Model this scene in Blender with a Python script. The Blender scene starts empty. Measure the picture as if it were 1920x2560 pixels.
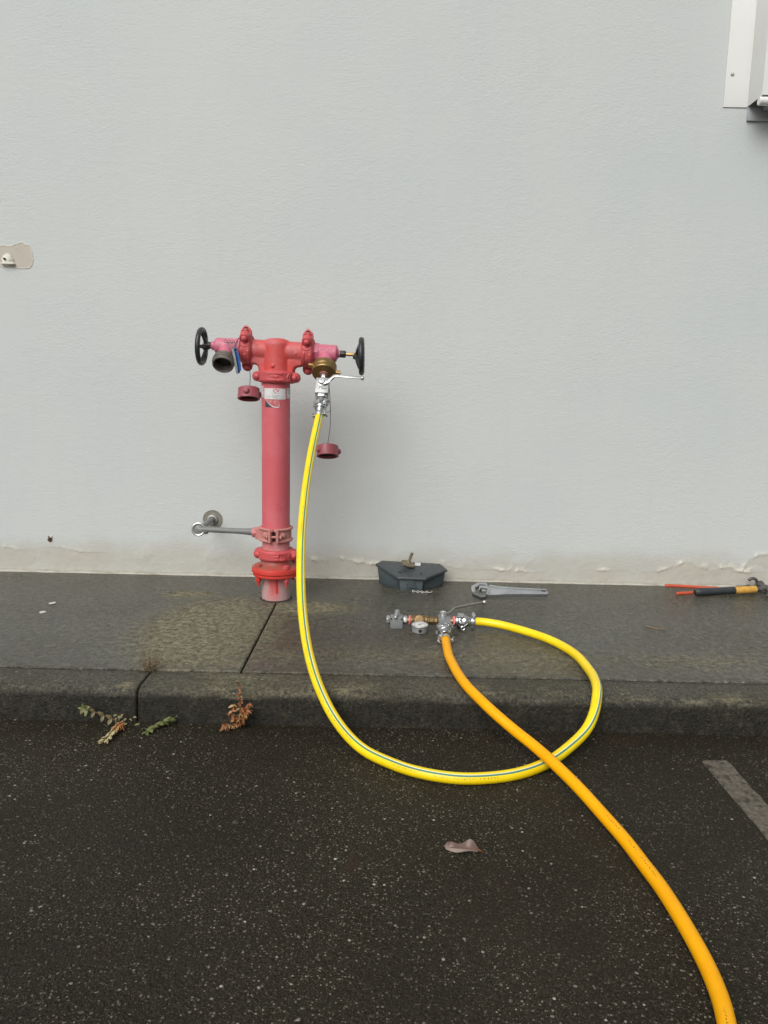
import bpy, bmesh, math, random
import numpy as np
from mathutils import Vector, Matrix, noise as mnoise
random.seed(7)
R = math.radians
SC = bpy.context.scene
COL = SC.collection
V = Vector

# ------------------------------------------------------------------ camera, light, exposure
cam_d = bpy.data.cameras.new('camera')
cam = bpy.data.objects.new('camera', cam_d); COL.objects.link(cam)
cam_d.sensor_fit = 'VERTICAL'; cam_d.sensor_height = 36.0
cam_d.lens = 36.0 * 1900 / 2560
cam_d.clip_start = 0.05; cam_d.clip_end = 2000
PITCH, ROLL = R(9.2), 0.022
cam.matrix_world = Matrix.Translation((0, -3.42, 0.868)) @ Matrix.Rotation(R(90) - PITCH, 4, 'X') @ Matrix.Rotation(ROLL, 4, 'Z')
SC.camera = cam

world = bpy.data.worlds.new('World'); SC.world = world; world.use_nodes = True
wn = world.node_tree; wn.nodes.clear()
SUN = V((-0.30, -0.66, 0.66)).normalized()
sky = wn.nodes.new('ShaderNodeTexSky'); sky.sky_type = 'NISHITA'; sky.sun_disc = False
sky.sun_elevation = math.asin(SUN.z); sky.sun_rotation = math.atan2(SUN.x, SUN.y)
sky.air_density = 1.0; sky.dust_density = 4.0; sky.ozone_density = 1.0
hs = wn.nodes.new('ShaderNodeHueSaturation'); hs.inputs['Saturation'].default_value = 0.12
bg = wn.nodes.new('ShaderNodeBackground'); bg.inputs['Strength'].default_value = 0.08
wo = wn.nodes.new('ShaderNodeOutputWorld')
wn.links.new(sky.outputs[0], hs.inputs['Color']); wn.links.new(hs.outputs[0], bg.inputs['Color']); wn.links.new(bg.outputs[0], wo.inputs[0])
sun_d = bpy.data.lights.new('sun', 'SUN'); sun_d.energy = 1.45; sun_d.angle = R(44); sun_d.color = (1.0, 0.985, 0.955)
sun = bpy.data.objects.new('sun', sun_d); COL.objects.link(sun)
sun.rotation_euler = SUN.to_track_quat('Z', 'Y').to_euler()
SC.view_settings.view_transform = 'Standard'; SC.view_settings.look = 'None'
SC.view_settings.gamma = 1.0; SC.view_settings.use_curve_mapping = False
SC.view_settings.exposure = 0.42

# ------------------------------------------------------------------ node helpers
def mat(name):
    m = bpy.data.materials.new(name); m.use_nodes = True
    nt = m.node_tree
    return m, nt, nt.nodes['Principled BSDF']

def put(nt, sock, v):
    if hasattr(v, 'is_output'): nt.links.new(v, sock)
    elif isinstance(v, (tuple, list)) and sock.type == 'RGBA' and len(v) == 3: sock.default_value = (*v, 1)
    else: sock.default_value = v

def nd(nt, typ, out=0, props=None, **ins):
    n = nt.nodes.new(typ)
    for k, v in (props or {}).items(): setattr(n, k, v)
    for k, v in ins.items():
        put(nt, n.inputs[int(k[1:])] if k[0] == 'i' and k[1:].isdigit() else n.inputs[k], v)
    return n.outputs[out]

def mathn(nt, op, a, b=0.0, c=0.0, clamp=False): return nd(nt, 'ShaderNodeMath', 0, {'operation': op, 'use_clamp': clamp}, i0=a, i1=b, i2=c)
def mixc(nt, f, a, b, blend='MIX'):
    n = nt.nodes.new('ShaderNodeMix'); n.data_type = 'RGBA'; n.blend_type = blend; n.clamp_factor = True
    put(nt, n.inputs[0], f); put(nt, n.inputs[6], a); put(nt, n.inputs[7], b)
    return n.outputs[2]
def ramp(nt, f, a, b, lo=0.0, hi=1.0):
    return nd(nt, 'ShaderNodeMapRange', 0, {'interpolation_type': 'SMOOTHSTEP'}, Value=f, **{'From Min': a, 'From Max': b, 'To Min': lo, 'To Max': hi})
def pos(nt): return nd(nt, 'ShaderNodeNewGeometry', 'Position')
def scl(nt, v, s): return nd(nt, 'ShaderNodeVectorMath', 0, {'operation': 'MULTIPLY'}, i0=v, i1=s)
def noi(nt, v, s, d=3.0, r=0.55, out=0): return nd(nt, 'ShaderNodeTexNoise', out, Vector=v, Scale=s, Detail=d, Roughness=r)
def vor(nt, v, s, out='Distance', rnd=1.0, feature='F1'): return nd(nt, 'ShaderNodeTexVoronoi', out, {'feature': feature}, Vector=v, Scale=s, Randomness=rnd)
def attr(nt, name): return nd(nt, 'ShaderNodeAttribute', 'Fac', {'attribute_name': name})
def bump(nt, h, strength, dist, prev=None):
    n = nt.nodes.new('ShaderNodeBump'); n.inputs['Strength'].default_value = strength; n.inputs['Distance'].default_value = dist
    nt.links.new(h, n.inputs['Height'])
    if prev is not None: nt.links.new(prev, n.inputs['Normal'])
    return n.outputs[0]
def sep(nt, v, i): return nd(nt, 'ShaderNodeSeparateXYZ', i, i0=v)
def sepc(nt, c, i): return nd(nt, 'ShaderNodeSeparateColor', i, i0=c)

# painted / worn / metal material: colour a with patches of b, a few grime specks
def surf(name, a, b=None, rough=0.5, metal=0.0, scale=9.0, amount=0.6, speck=None, bumpy=0.0, bscale=300.0, spec=0.5, coat=0.0):
    m, nt, p = mat(name)
    P = pos(nt)
    c = a if b is None else mixc(nt, mathn(nt, 'MULTIPLY', ramp(nt, noi(nt, P, scale, 5, 0.65), 0.38, 0.68), amount), a, b)
    if speck is not None:
        s = ramp(nt, noi(nt, P, scale * 9, 4, 0.7), 0.62, 0.72)
        c = mixc(nt, mathn(nt, 'MULTIPLY', s, 0.75), c, speck)
    put(nt, p.inputs['Base Color'], c)
    put(nt, p.inputs['Roughness'], ramp(nt, noi(nt, P, scale * 4, 4), 0.25, 0.75, max(0.04, rough - 0.1), min(1, rough + 0.12)))
    p.inputs['Metallic'].default_value = metal; p.inputs['Specular IOR Level'].default_value = spec
    p.inputs['Coat Weight'].default_value = coat
    if bumpy: put(nt, p.inputs['Normal'], bump(nt, noi(nt, P, bscale, 3), bumpy, 0.002))
    return m

# ------------------------------------------------------------------ mesh helpers
def fr(o, z, x=None):
    z = V(z).normalized()
    x = V(x) if x is not None else (V((1, 0, 0)) if abs(z.x) < 0.9 else V((0, 1, 0)))
    x = (x - z * x.dot(z)).normalized(); y = z.cross(x)
    return Matrix(((x.x, y.x, z.x, o[0]), (x.y, y.y, z.y, o[1]), (x.z, y.z, z.z, o[2]), (0, 0, 0, 1)))

def lathe(bm, prof, M, seg=32, cap0=True, cap1=True, a0=0.0, a1=2 * math.pi):
    full = abs(a1 - a0 - 2 * math.pi) < 1e-6
    n = seg if full else seg + 1
    rings = []
    for r, h in prof:
        rings.append([bm.verts.new(M @ V((r * math.cos(a0 + (a1 - a0) * k / seg), r * math.sin(a0 + (a1 - a0) * k / seg), h))) for k in range(n)])
    for a, b in zip(rings, rings[1:]):
        for k in range(n if full else n - 1):
            j = (k + 1) % n
            bm.faces.new((a[k], a[j], b[j], b[k]))
    if full and cap0 and prof[0][0] > 1e-6: bm.faces.new(rings[0][::-1])
    if full and cap1 and prof[-1][0] > 1e-6: bm.faces.new(rings[-1])
    return bm

def box(bm, M, sx, sy, sz):
    vs = [bm.verts.new(M @ V((sx * x / 2, sy * y / 2, sz * z / 2))) for x in (-1, 1) for y in (-1, 1) for z in (-1, 1)]
    for f in ((0, 1, 3, 2), (4, 6, 7, 5), (0, 4, 5, 1), (2, 3, 7, 6), (0, 2, 6, 4), (1, 5, 7, 3)):
        bm.faces.new([vs[i] for i in f])

def prism(bm, poly, M, h0, h1):
    a = [bm.verts.new(M @ V((x, y, h0))) for x, y in poly]; b = [bm.verts.new(M @ V((x, y, h1))) for x, y in poly]
    n = len(poly)
    for k in range(n): bm.faces.new((a[k], a[(k + 1) % n], b[(k + 1) % n], b[k]))
    bm.faces.new(a[::-1]); bm.faces.new(b)

def smooth_pts(ctrl, per=10):
    P = [V(p) for p in ctrl]; P = [P[0] * 2 - P[1]] + P + [P[-1] * 2 - P[-2]]
    out = []
    for i in range(1, len(P) - 2):
        for k in range(per):
            t = k / per
            out.append(0.5 * (2 * P[i] + (P[i + 1] - P[i - 1]) * t + (2 * P[i - 1] - 5 * P[i] + 4 * P[i + 1] - P[i + 2]) * t * t + (3 * P[i] - P[i - 1] - 3 * P[i + 1] + P[i + 2]) * t ** 3))
    out.append(P[-2]); return out

def tube(bm, pts, r, seg=10, refs=None, uv=False, cap=True):
    pts = [V(p) for p in pts]; n = len(pts)
    rad = r if isinstance(r, (list, tuple)) else [r] * n
    uvl = bm.loops.layers.uv.verify() if uv else None
    ref = None; rings = []; L = [0.0]
    for i in range(1, n): L.append(L[-1] + (pts[i] - pts[i - 1]).length)
    for i, p in enumerate(pts):
        t = (pts[min(i + 1, n - 1)] - pts[max(i - 1, 0)]).normalized()
        if refs is not None: ref = refs[i]
        elif ref is None: ref = V((0, 0, 1)) if abs(t.z) < 0.9 else V((1, 0, 0))
        x = (ref - t * ref.dot(t)).normalized(); y = t.cross(x); ref = x
        rings.append([bm.verts.new(p + (x * math.cos(a) + y * math.sin(a)) * rad[i]) for a in [2 * math.pi * (k / seg - 0.5) for k in range(seg)]])
    for i in range(n - 1):
        for k in range(seg):
            j = (k + 1) % seg
            f = bm.faces.new((rings[i][k], rings[i][j], rings[i + 1][j], rings[i + 1][k]))
            if uv:
                for l, (u, v) in zip(f.loops, ((L[i], k), (L[i], k + 1), (L[i + 1], k + 1), (L[i + 1], k))): l[uvl].uv = (u, v / seg)
    if cap: bm.faces.new(rings[0][::-1]); bm.faces.new(rings[-1])
    return bm

def torus(bm, M, R0, r, seg=40, ring=10, squash=1.0):
    g = [[bm.verts.new(M @ V(((R0 + r * math.cos(b)) * math.cos(a), (R0 + r * math.cos(b)) * math.sin(a), r * squash * math.sin(b))))
          for b in [2 * math.pi * j / ring for j in range(ring)]] for a in [2 * math.pi * k / seg for k in range(seg)]]
    for k in range(seg):
        for j in range(ring):
            bm.faces.new((g[k][j], g[(k + 1) % seg][j], g[(k + 1) % seg][(j + 1) % ring], g[k][(j + 1) % ring]))

def ball(bm, c, r, u=14, v=8, M=None):
    bmesh.ops.create_uvsphere(bm, u_segments=u, v_segments=v, radius=r, matrix=(Matrix.Translation(c) if M is None else M))

def NB(): return bmesh.new()

def link(name, me, m, parent=None):
    o = bpy.data.objects.new(name, me); COL.objects.link(o)
    if m is not None and not me.materials: me.materials.append(m)
    if parent is not None:
        o.parent = parent
        if parent.parent is None: o.matrix_parent_inverse = Matrix.Translation(-parent.location)
    return o

def mk(name, bm, m, parent=None, bev=0.0, sharp=38, seg=2, bev_angle=35):
    bmesh.ops.recalc_face_normals(bm, faces=bm.faces)
    if bev:
        es = [e for e in bm.edges if len(e.link_faces) == 2 and e.calc_face_angle(0) > R(bev_angle)]
        bmesh.ops.bevel(bm, geom=es, offset=bev, offset_type='OFFSET', segments=seg, profile=0.6, affect='EDGES', clamp_overlap=True)
    off = V((0, 0, 0))
    if parent is None:
        xs = [v.co for v in bm.verts]
        off = V(((min(c.x for c in xs) + max(c.x for c in xs)) / 2, (min(c.y for c in xs) + max(c.y for c in xs)) / 2, min(c.z for c in xs)))
        bmesh.ops.translate(bm, verts=bm.verts, vec=-off)
    me = bpy.data.meshes.new(name); bm.to_mesh(me); bm.free()
    for p in me.polygons: p.use_smooth = True
    me.set_sharp_from_angle(angle=R(sharp))
    o = link(name, me, m, parent)
    o.location = off
    return o

def fuse(name, bm, m, parent, voxel=0.0022, it=4, sharp=60):
    """unite overlapping shapes into one cast body"""
    bmesh.ops.recalc_face_normals(bm, faces=bm.faces)
    me = bpy.data.meshes.new('tmp'); bm.to_mesh(me); bm.free()
    t = bpy.data.objects.new('tmp', me); COL.objects.link(t)
    r = t.modifiers.new('r', 'REMESH'); r.mode = 'VOXEL'; r.voxel_size = voxel; r.use_smooth_shade = True
    if it: s = t.modifiers.new('s', 'SMOOTH'); s.iterations = it; s.factor = 0.5
    dg = bpy.context.evaluated_depsgraph_get()
    me2 = bpy.data.meshes.new_from_object(t.evaluated_get(dg))
    bpy.data.objects.remove(t); bpy.data.meshes.remove(me)
    me2.name = name; me2.materials.clear()
    for p in me2.polygons: p.use_smooth = True
    o = link(name, me2, m, parent)
    return o

def thing(name, label, cat, loc=(0, 0, 0), group=None):
    o = bpy.data.objects.new(name, None); COL.objects.link(o); o.location = loc; o.empty_display_size = 0.05
    return tag(o, label, cat, group)
def tag(o, label, cat, group=None):
    o['label'] = label; o['category'] = cat
    if group: o['group'] = group
    return o
def struct(o): o['kind'] = 'structure'; return o

def text_mesh(s, size, fn, name, m, parent, bold=False, space=1.0):
    cu = bpy.data.curves.new('t', 'FONT'); cu.body = s; cu.size = size; cu.align_x = 'CENTER'; cu.align_y = 'CENTER'
    cu.space_character = space; cu.resolution_u = 3
    if bold: cu.offset = size * 0.022
    t = bpy.data.objects.new('t', cu); COL.objects.link(t)
    dg = bpy.context.evaluated_depsgraph_get()
    me = bpy.data.meshes.new_from_object(t.evaluated_get(dg))
    bpy.data.objects.remove(t); bpy.data.curves.remove(cu)
    for v in me.vertices: v.co = fn(v.co.x, v.co.y)
    me.name = name; me.materials.clear()
    return link(name, me, m, parent)

# ------------------------------------------------------------------ materials of the setting
def m_wall():
    m, nt, p = mat('painted_concrete_wall')
    P = pos(nt); z = sep(nt, P, 2)
    lip = attr(nt, 'lip'); bare = attr(nt, 'bare')
    big = noi(nt, P, 0.9, 4, 0.6)
    c = mixc(nt, ramp(nt, big, 0.3, 0.7), (0.512, 0.542, 0.532), (0.545, 0.564, 0.548))
    st = noi(nt, scl(nt, P, (7, 1, 1.1)), 2.2, 5, 0.65)
    c = mixc(nt, mathn(nt, 'MULTIPLY', ramp(nt, st, 0.5, 0.75), 0.10), c, (0.43, 0.445, 0.425))
    # unpainted dirty strip along the foot of the wall
    zz = mathn(nt, 'ADD', z, mathn(nt, 'MULTIPLY', mathn(nt, 'SUBTRACT', noi(nt, P, 5.0, 5, 0.65), 0.5), 0.16))
    foot = ramp(nt, zz, 0.07, 0.19, 1.0, 0.0)
    c = mixc(nt, mathn(nt, 'MULTIPLY', foot, 0.85), c, (0.455, 0.440, 0.385))
    c = mixc(nt, mathn(nt, 'MULTIPLY', bare, 0.8), c, mixc(nt, noi(nt, P, 30, 4), (0.40, 0.375, 0.32), (0.50, 0.475, 0.41)))
    c = mixc(nt, mathn(nt, 'MULTIPLY', lip, 0.85), c, (0.62, 0.60, 0.50))
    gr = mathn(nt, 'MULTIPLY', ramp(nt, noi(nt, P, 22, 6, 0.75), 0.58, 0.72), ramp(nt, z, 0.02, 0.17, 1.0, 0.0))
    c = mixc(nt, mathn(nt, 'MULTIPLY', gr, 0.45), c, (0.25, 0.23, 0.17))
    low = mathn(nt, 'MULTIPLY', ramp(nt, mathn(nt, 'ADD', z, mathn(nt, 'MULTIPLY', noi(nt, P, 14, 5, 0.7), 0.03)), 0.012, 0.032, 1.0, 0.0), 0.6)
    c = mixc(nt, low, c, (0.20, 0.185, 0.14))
    sp = ramp(nt, vor(nt, P, 7.0), 0.012, 0.02, 1.0, 0.0)
    c = mixc(nt, mathn(nt, 'MULTIPLY', sp, 0.5), c, (0.22, 0.20, 0.17))
    put(nt, p.inputs['Base Color'], c); p.inputs['Roughness'].default_value = 0.62; p.inputs['Specular IOR Level'].default_value = 0.35
    tex = noi(nt, scl(nt, P, (0.62, 1, 1.0)), 120, 2.5, 0.55)
    big2 = noi(nt, scl(nt, P, (0.7, 1, 1.0)), 38, 3, 0.5)
    amp = ramp(nt, noi(nt, P, 2.6, 3), 0.3, 0.7, 0.55, 1.15)
    h = mathn(nt, 'MULTIPLY', mathn(nt, 'ADD', mathn(nt, 'MULTIPLY', tex, 0.75), mathn(nt, 'MULTIPLY', big2, 0.6)), amp)
    h = mathn(nt, 'MULTIPLY', h, mathn(nt, 'SUBTRACT', 1.0, mathn(nt, 'MULTIPLY', bare, 0.75)))
    put(nt, p.inputs['Normal'], bump(nt, h, 0.30, 0.006))
    return m

def m_asphalt():
    m, nt, p = mat('wet_asphalt')
    P = pos(nt)
    W = nd(nt, 'ShaderNodeVectorMath', 0, {'operation': 'ADD'}, i0=P, i1=scl(nt, noi(nt, P, 60, 2, 0.5, 1), (0.006, 0.006, 0.0)))
    big = noi(nt, P, 1.3, 4, 0.6)
    c = mixc(nt, ramp(nt, big, 0.3, 0.7), (0.0115, 0.0095, 0.0054), (0.0190, 0.0160, 0.0095))
    med = noi(nt, P, 160, 3, 0.7)
    c = mixc(nt, ramp(nt, med, 0.35, 0.75), c, (0.034, 0.029, 0.019))
    h = mathn(nt, 'MULTIPLY', med, 0.5)
    patchy = ramp(nt, noi(nt, P, 3.2, 5, 0.6), 0.32, 0.68, 0.35, 1.05)
    for s, thr, dr, col, k, rnd in ((560, 0.80, 0.50, (0.12, 0.108, 0.08), 1.0, 2), (310, 0.82, 0.43, (0.22, 0.20, 0.15), 1.0, 0), (165, 0.83, 0.40, (0.34, 0.31, 0.24), 1.0, 1), (98, 0.93, 0.34, (0.44, 0.41, 0.34), 1.0, 0)):
        d = vor(nt, W, s); rc = vor(nt, W, s, 'Color')
        pick = ramp(nt, sepc(nt, rc, rnd), thr, thr + 0.02)
        inside = ramp(nt, d, dr * 0.72, dr, 1.0, 0.0)
        msk = mathn(nt, 'MULTIPLY', pick, inside)
        val = mathn(nt, 'ADD', mathn(nt, 'MULTIPLY', mathn(nt, 'POWER', sepc(nt, rc, (rnd + 1) % 3), 1.5), 1.0), 0.16)
        val = mathn(nt, 'MULTIPLY', val, patchy)
        c = mixc(nt, mathn(nt, 'MULTIPLY', msk, mathn(nt, 'MULTIPLY', val, k)), c, col)
        h = mathn(nt, 'ADD', h, mathn(nt, 'MULTIPLY', ramp(nt, d, 0.0, 0.6, 1.0, 0.0), 0.15 if s > 300 else 0.3))
    rust = mathn(nt, 'MULTIPLY', ramp(nt, noi(nt, P, 6.0, 3, 0.6), 0.66, 0.76), 0.3)
    c = mixc(nt, rust, c, (0.05, 0.026, 0.016))
    put(nt, p.inputs['Base Color'], c)
    put(nt, p.inputs['Roughness'], ramp(nt, noi(nt, P, 2.2, 4), 0.3, 0.7, 0.42, 0.7))
    p.inputs['Specular IOR Level'].default_value = 0.13
    put(nt, p.inputs['Normal'], bump(nt, h, 1.0, 0.005))
    return m

def m_concrete(name, face=False):
    m, nt, p = mat(name)
    P = pos(nt)
    dry = attr(nt, 'dry'); moss = attr(nt, 'moss')
    n1 = noi(nt, P, 3.0, 6, 0.65); n2 = noi(nt, scl(nt, P, (1, 1.8, 1)), 24, 5, 0.7)
    wetc = mixc(nt, ramp(nt, n1, 0.35, 0.68), (0.043, 0.040, 0.029), (0.072, 0.070, 0.058))
    wetc = mixc(nt, ramp(nt, n2, 0.45, 0.75), wetc, (0.095, 0.09, 0.072))
    rust = mathn(nt, 'MULTIPLY', attr(nt, 'rust'), ramp(nt, noi(nt, P, 7, 5, 0.65), 0.3, 0.65))
    wetc = mixc(nt, mathn(nt, 'MULTIPLY', rust, 0.7), wetc, (0.062, 0.044, 0.024))
    dryc = mixc(nt, ramp(nt, n2, 0.35, 0.7), (0.105, 0.096, 0.06), (0.20, 0.185, 0.122))
    d2 = ramp(nt, mathn(nt, 'ADD', dry, mathn(nt, 'MULTIPLY', mathn(nt, 'SUBTRACT', noi(nt, P, 9, 6, 0.7), 0.5), 0.9)), 0.05, 0.95)
    c = mixc(nt, d2, wetc, dryc)
    c = mixc(nt, mathn(nt, 'MULTIPLY', moss, mathn(nt, 'MULTIPLY', ramp(nt, n2, 0.3, 0.6), 0.7)), c, (0.036, 0.03, 0.02))
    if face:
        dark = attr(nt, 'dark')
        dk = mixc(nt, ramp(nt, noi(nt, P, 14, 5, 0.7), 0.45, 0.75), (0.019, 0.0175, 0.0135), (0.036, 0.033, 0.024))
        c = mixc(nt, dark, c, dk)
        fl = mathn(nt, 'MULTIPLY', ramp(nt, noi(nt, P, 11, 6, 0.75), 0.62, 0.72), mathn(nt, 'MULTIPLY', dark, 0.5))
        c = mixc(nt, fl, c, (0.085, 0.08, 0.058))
    grain = noi(nt, scl(nt, P, (1.0, 0.8, 1.0)), 95 if face else 52, 7, 0.85)
    c = mixc(nt, 1.0, c, nd(nt, 'ShaderNodeCombineColor', 0, None, i0=ramp(nt, grain, 0.36, 0.64, 0.38, 1.75), i1=ramp(nt, grain, 0.36, 0.64, 0.38, 1.72), i2=ramp(nt, grain, 0.36, 0.64, 0.40, 1.60)), 'MULTIPLY')
    h = mathn(nt, 'ADD', mathn(nt, 'MULTIPLY', n2, 0.7), mathn(nt, 'MULTIPLY', grain, 0.35 if face else 0.8))
    for s, thr, col, k in ((430, 0.72, (0.26, 0.245, 0.19), 0.85), (210, 0.82, (0.32, 0.30, 0.235), 0.85), (120, 0.90, (0.36, 0.34, 0.27), 0.9)):
        d = vor(nt, scl(nt, P, (0.75, 1, 1)), s); rc = vor(nt, scl(nt, P, (0.75, 1, 1)), s, 'Color')
        msk = mathn(nt, 'MULTIPLY', ramp(nt, sepc(nt, rc, 0), thr, thr + 0.02), ramp(nt, d, 0.2, 0.42, 1.0, 0.0))
        k2 = mathn(nt, 'MULTIPLY', mathn(nt, 'MULTIPLY', sepc(nt, rc, 1), k), ramp(nt, noi(nt, P, 5, 4), 0.35, 0.65, 0.25, 1.0))
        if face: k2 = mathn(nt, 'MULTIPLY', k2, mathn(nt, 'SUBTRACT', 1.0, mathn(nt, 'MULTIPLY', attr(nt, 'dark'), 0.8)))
        c = mixc(nt, mathn(nt, 'MULTIPLY', msk, k2), c, col)
        h = mathn(nt, 'ADD', h, mathn(nt, 'MULTIPLY', ramp(nt, d, 0.0, 0.6, 1.0, 0.0), 0.25))
    pit = mathn(nt, 'MULTIPLY', ramp(nt, noi(nt, scl(nt, P, (0.6, 1, 1)), 95, 4, 0.75), 0.54, 0.66), 0.6)
    c = mixc(nt, pit, c, (0.022, 0.02, 0.014))
    put(nt, p.inputs['Base Color'], c)
    put(nt, p.inputs['Roughness'], mathn(nt, 'ADD', ramp(nt, d2, 0.0, 1.0, 0.62 if face else 0.30, 0.8), mathn(nt, 'MULTIPLY', mathn(nt, 'SUBTRACT', n1, 0.5), 0.35)))
    p.inputs['Specular IOR Level'].default_value = 0.22 if face else 0.42
    put(nt, p.inputs['Normal'], bump(nt, h, 0.6, 0.0045))
    return m

MW, MA, MC, MK = m_wall(), m_asphalt(), m_concrete('wet_footpath_concrete'), m_concrete('kerb_concrete', True)
MGAP = surf('joint_dirt_and_hole_shade', (0.014, 0.012, 0.009), (0.03, 0.026, 0.018), 0.9, scale=30)  # dirt in the joints; also painted as the shade in holes and gaps

def grid_mesh(xs, ys, fn, attrs=None):
    """grid sheet; fn(x, y) -> point; attrs: name -> f(x, y)"""
    X, Y = np.meshgrid(xs, ys); nx, ny = len(xs), len(ys)
    pts = [fn(float(a), float(b)) for a, b in zip(X.ravel(), Y.ravel())]
    fs = [(j * nx + i, j * nx + i + 1, (j + 1) * nx + i + 1, (j + 1) * nx + i) for j in range(ny - 1) for i in range(nx - 1)]
    me = bpy.data.meshes.new('grid'); me.from_pydata(pts, [], fs)
    for k, f in (attrs or {}).items():
        a = me.attributes.new(k, 'FLOAT', 'POINT'); a.data.foreach_set('value', [float(f(float(p), float(q))) for p, q in zip(X.ravel(), Y.ravel())])
    for p in me.polygons: p.use_smooth = True
    return me
def sm(a, b, x): t = min(1, max(0, (x - a) / (b - a))); return t * t * (3 - 2 * t)
def n3(x, y, s, o=0.0): return mnoise.fractal(V((x * s, y * s, o)), 0.8, 2.0, 4)

# ------------------------------------------------------------------ road
bm = NB()
XS = [-400, -40, -6, 6, 40, 400]; YS = [-400, -40, -8, -1.335]
g = [[bm.verts.new((x, y, -0.10)) for x in XS] for y in YS]
for j in range(len(YS) - 1):
    for i in range(len(XS) - 1): bm.faces.new((g[j][i], g[j][i + 1], g[j + 1][i + 1], g[j + 1][i]))
road = struct(mk('road', bm, MA))

# worn painted bay line
m, nt, p = mat('worn_road_paint')
P = pos(nt)
n = noi(nt, P, 70, 5, 0.75)
put(nt, p.inputs['Base Color'], mixc(nt, ramp(nt, n, 0.38, 0.62), (0.085, 0.072, 0.052), (0.15, 0.135, 0.10)))
put(nt, p.inputs['Base Color'], mixc(nt, ramp(nt, noi(nt, P, 45, 5, 0.7), 0.52, 0.66), mixc(nt, ramp(nt, n, 0.38, 0.62), (0.075, 0.063, 0.046), (0.135, 0.118, 0.088)), (0.024, 0.021, 0.015)))
p.inputs['Roughness'].default_value = 0.7
put(nt, p.inputs['Normal'], bump(nt, n, 0.7, 0.004))
bm = NB()
L0, L1, Rr = [], [], []
for k in range(120):
    y = -1.512 - k * 0.03
    L0.append((0.870 + n3(0, y, 30) * 0.004, y)); L1.append((0.935 + n3(5, y, 30) * 0.005, y + 0.003))
poly = L0 + L1[::-1]
va = [bm.verts.new((x, y, -0.0965)) for x, y in L0]; vb = [bm.verts.new((x, y, -0.0965)) for x, y in L1]
va2 = [bm.verts.new((x - 0.003, y, -0.1)) for x, y in L0]; vb2 = [bm.verts.new((x + 0.003, y, -0.1)) for x, y in L1]
for k in range(119):
    bm.faces.new((va[k], vb[k], vb[k + 1], va[k + 1])); bm.faces.new((va2[k], va[k], va[k + 1], va2[k + 1])); bm.faces.new((vb[k], vb2[k], vb2[k + 1], vb[k + 1]))
bm.faces.new((va2[0], vb2[0], vb[0], va[0]))
struct(mk('road_marking', bm, m))

# ------------------------------------------------------------------ footpath slabs and kerb
def dry_f(x, y):
    d = 0.0
    d = max(d, 1.0 - math.hypot((x + 0.62) / 0.36, (y + 0.78) / 0.62))          # dry mossy patch left of the slab joint
    d = max(d, 0.95 - math.hypot((x + 0.30) / 0.30, (y + 0.49) / 0.14))
    d = max(d, 0.85 - math.hypot((x + 0.80) / 0.22, (y + 0.33) / 0.10))
    d = max(d, 0.55 - abs(y + 1.12) / 0.16 if -0.75 < x < -0.43 else 0)
    if x > -0.43: d = max(d, 0.34 - abs(y + 1.02) / 0.5)
    d -= 0.75 * max(0, 1.0 - math.hypot((x + 0.50) / 0.24, (y + 0.27) / 0.11))   # wet tongue behind the standpipe
    return max(0, min(1, d * 1.5))
def moss_f(x, y):
    return max(0, min(1, max(0.9 - math.hypot((x + 0.18) / 0.5, (y + 0.85) / 0.42), 0.5 - math.hypot((x - 0.75) / 0.6, (y + 1.05) / 0.3))))
def rust_f(x, y):
    if x < -0.43: return 0.0
    return max(0, min(1, max(1.25 - math.hypot((x + 0.36) / 0.42, (y + 0.95) / 0.5), 1.0 - math.hypot((x - 0.1) / 0.55, (y + 0.95) / 0.28))))
fp = bpy.data.objects.new('footpath', None); COL.objects.link(fp); struct(fp)
def slab(x0, x1):
    xs = np.concatenate([np.array([x0]), np.linspace(max(x0, -2.2) + 0.004, min(x1, 2.2) - 0.004, 160), np.array([x1])])
    xs = np.unique(np.concatenate([xs, [x0 + 0.004, x1 - 0.004]]))
    ys = np.concatenate([[-1.188], np.linspace(-1.184, -0.001, 90)])
    def f(x, y):
        z = -0.0035 if (x in (x0, x1) or y == -1.188) else n3(x, y, 7) * 0.0006
        return (x, y, z)
    me = grid_mesh(xs, ys, f, {'dry': dry_f, 'moss': moss_f, 'rust': rust_f})
    bm = NB(); bm.from_mesh(me)
    be = [e for e in bm.edges if e.is_boundary]
    r = bmesh.ops.extrude_edge_only(bm, edges=be)
    for v in [v for v in r['geom'] if isinstance(v, bmesh.types.BMVert)]: v.co.z = -0.12
    bm.to_mesh(me); bm.free()
    for q in me.polygons: q.use_smooth = True
    me.set_sharp_from_angle(angle=R(40))
    return link('concrete_slab', me, MC, fp)
slab(-12.0, -0.4335); slab(-0.4265, 12.0)
bm = NB(); box(bm, Matrix.Translation((0, -0.67, -0.0925)), 24, 1.32, 0.13); mk('joint_bed', bm, MGAP, fp)

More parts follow.
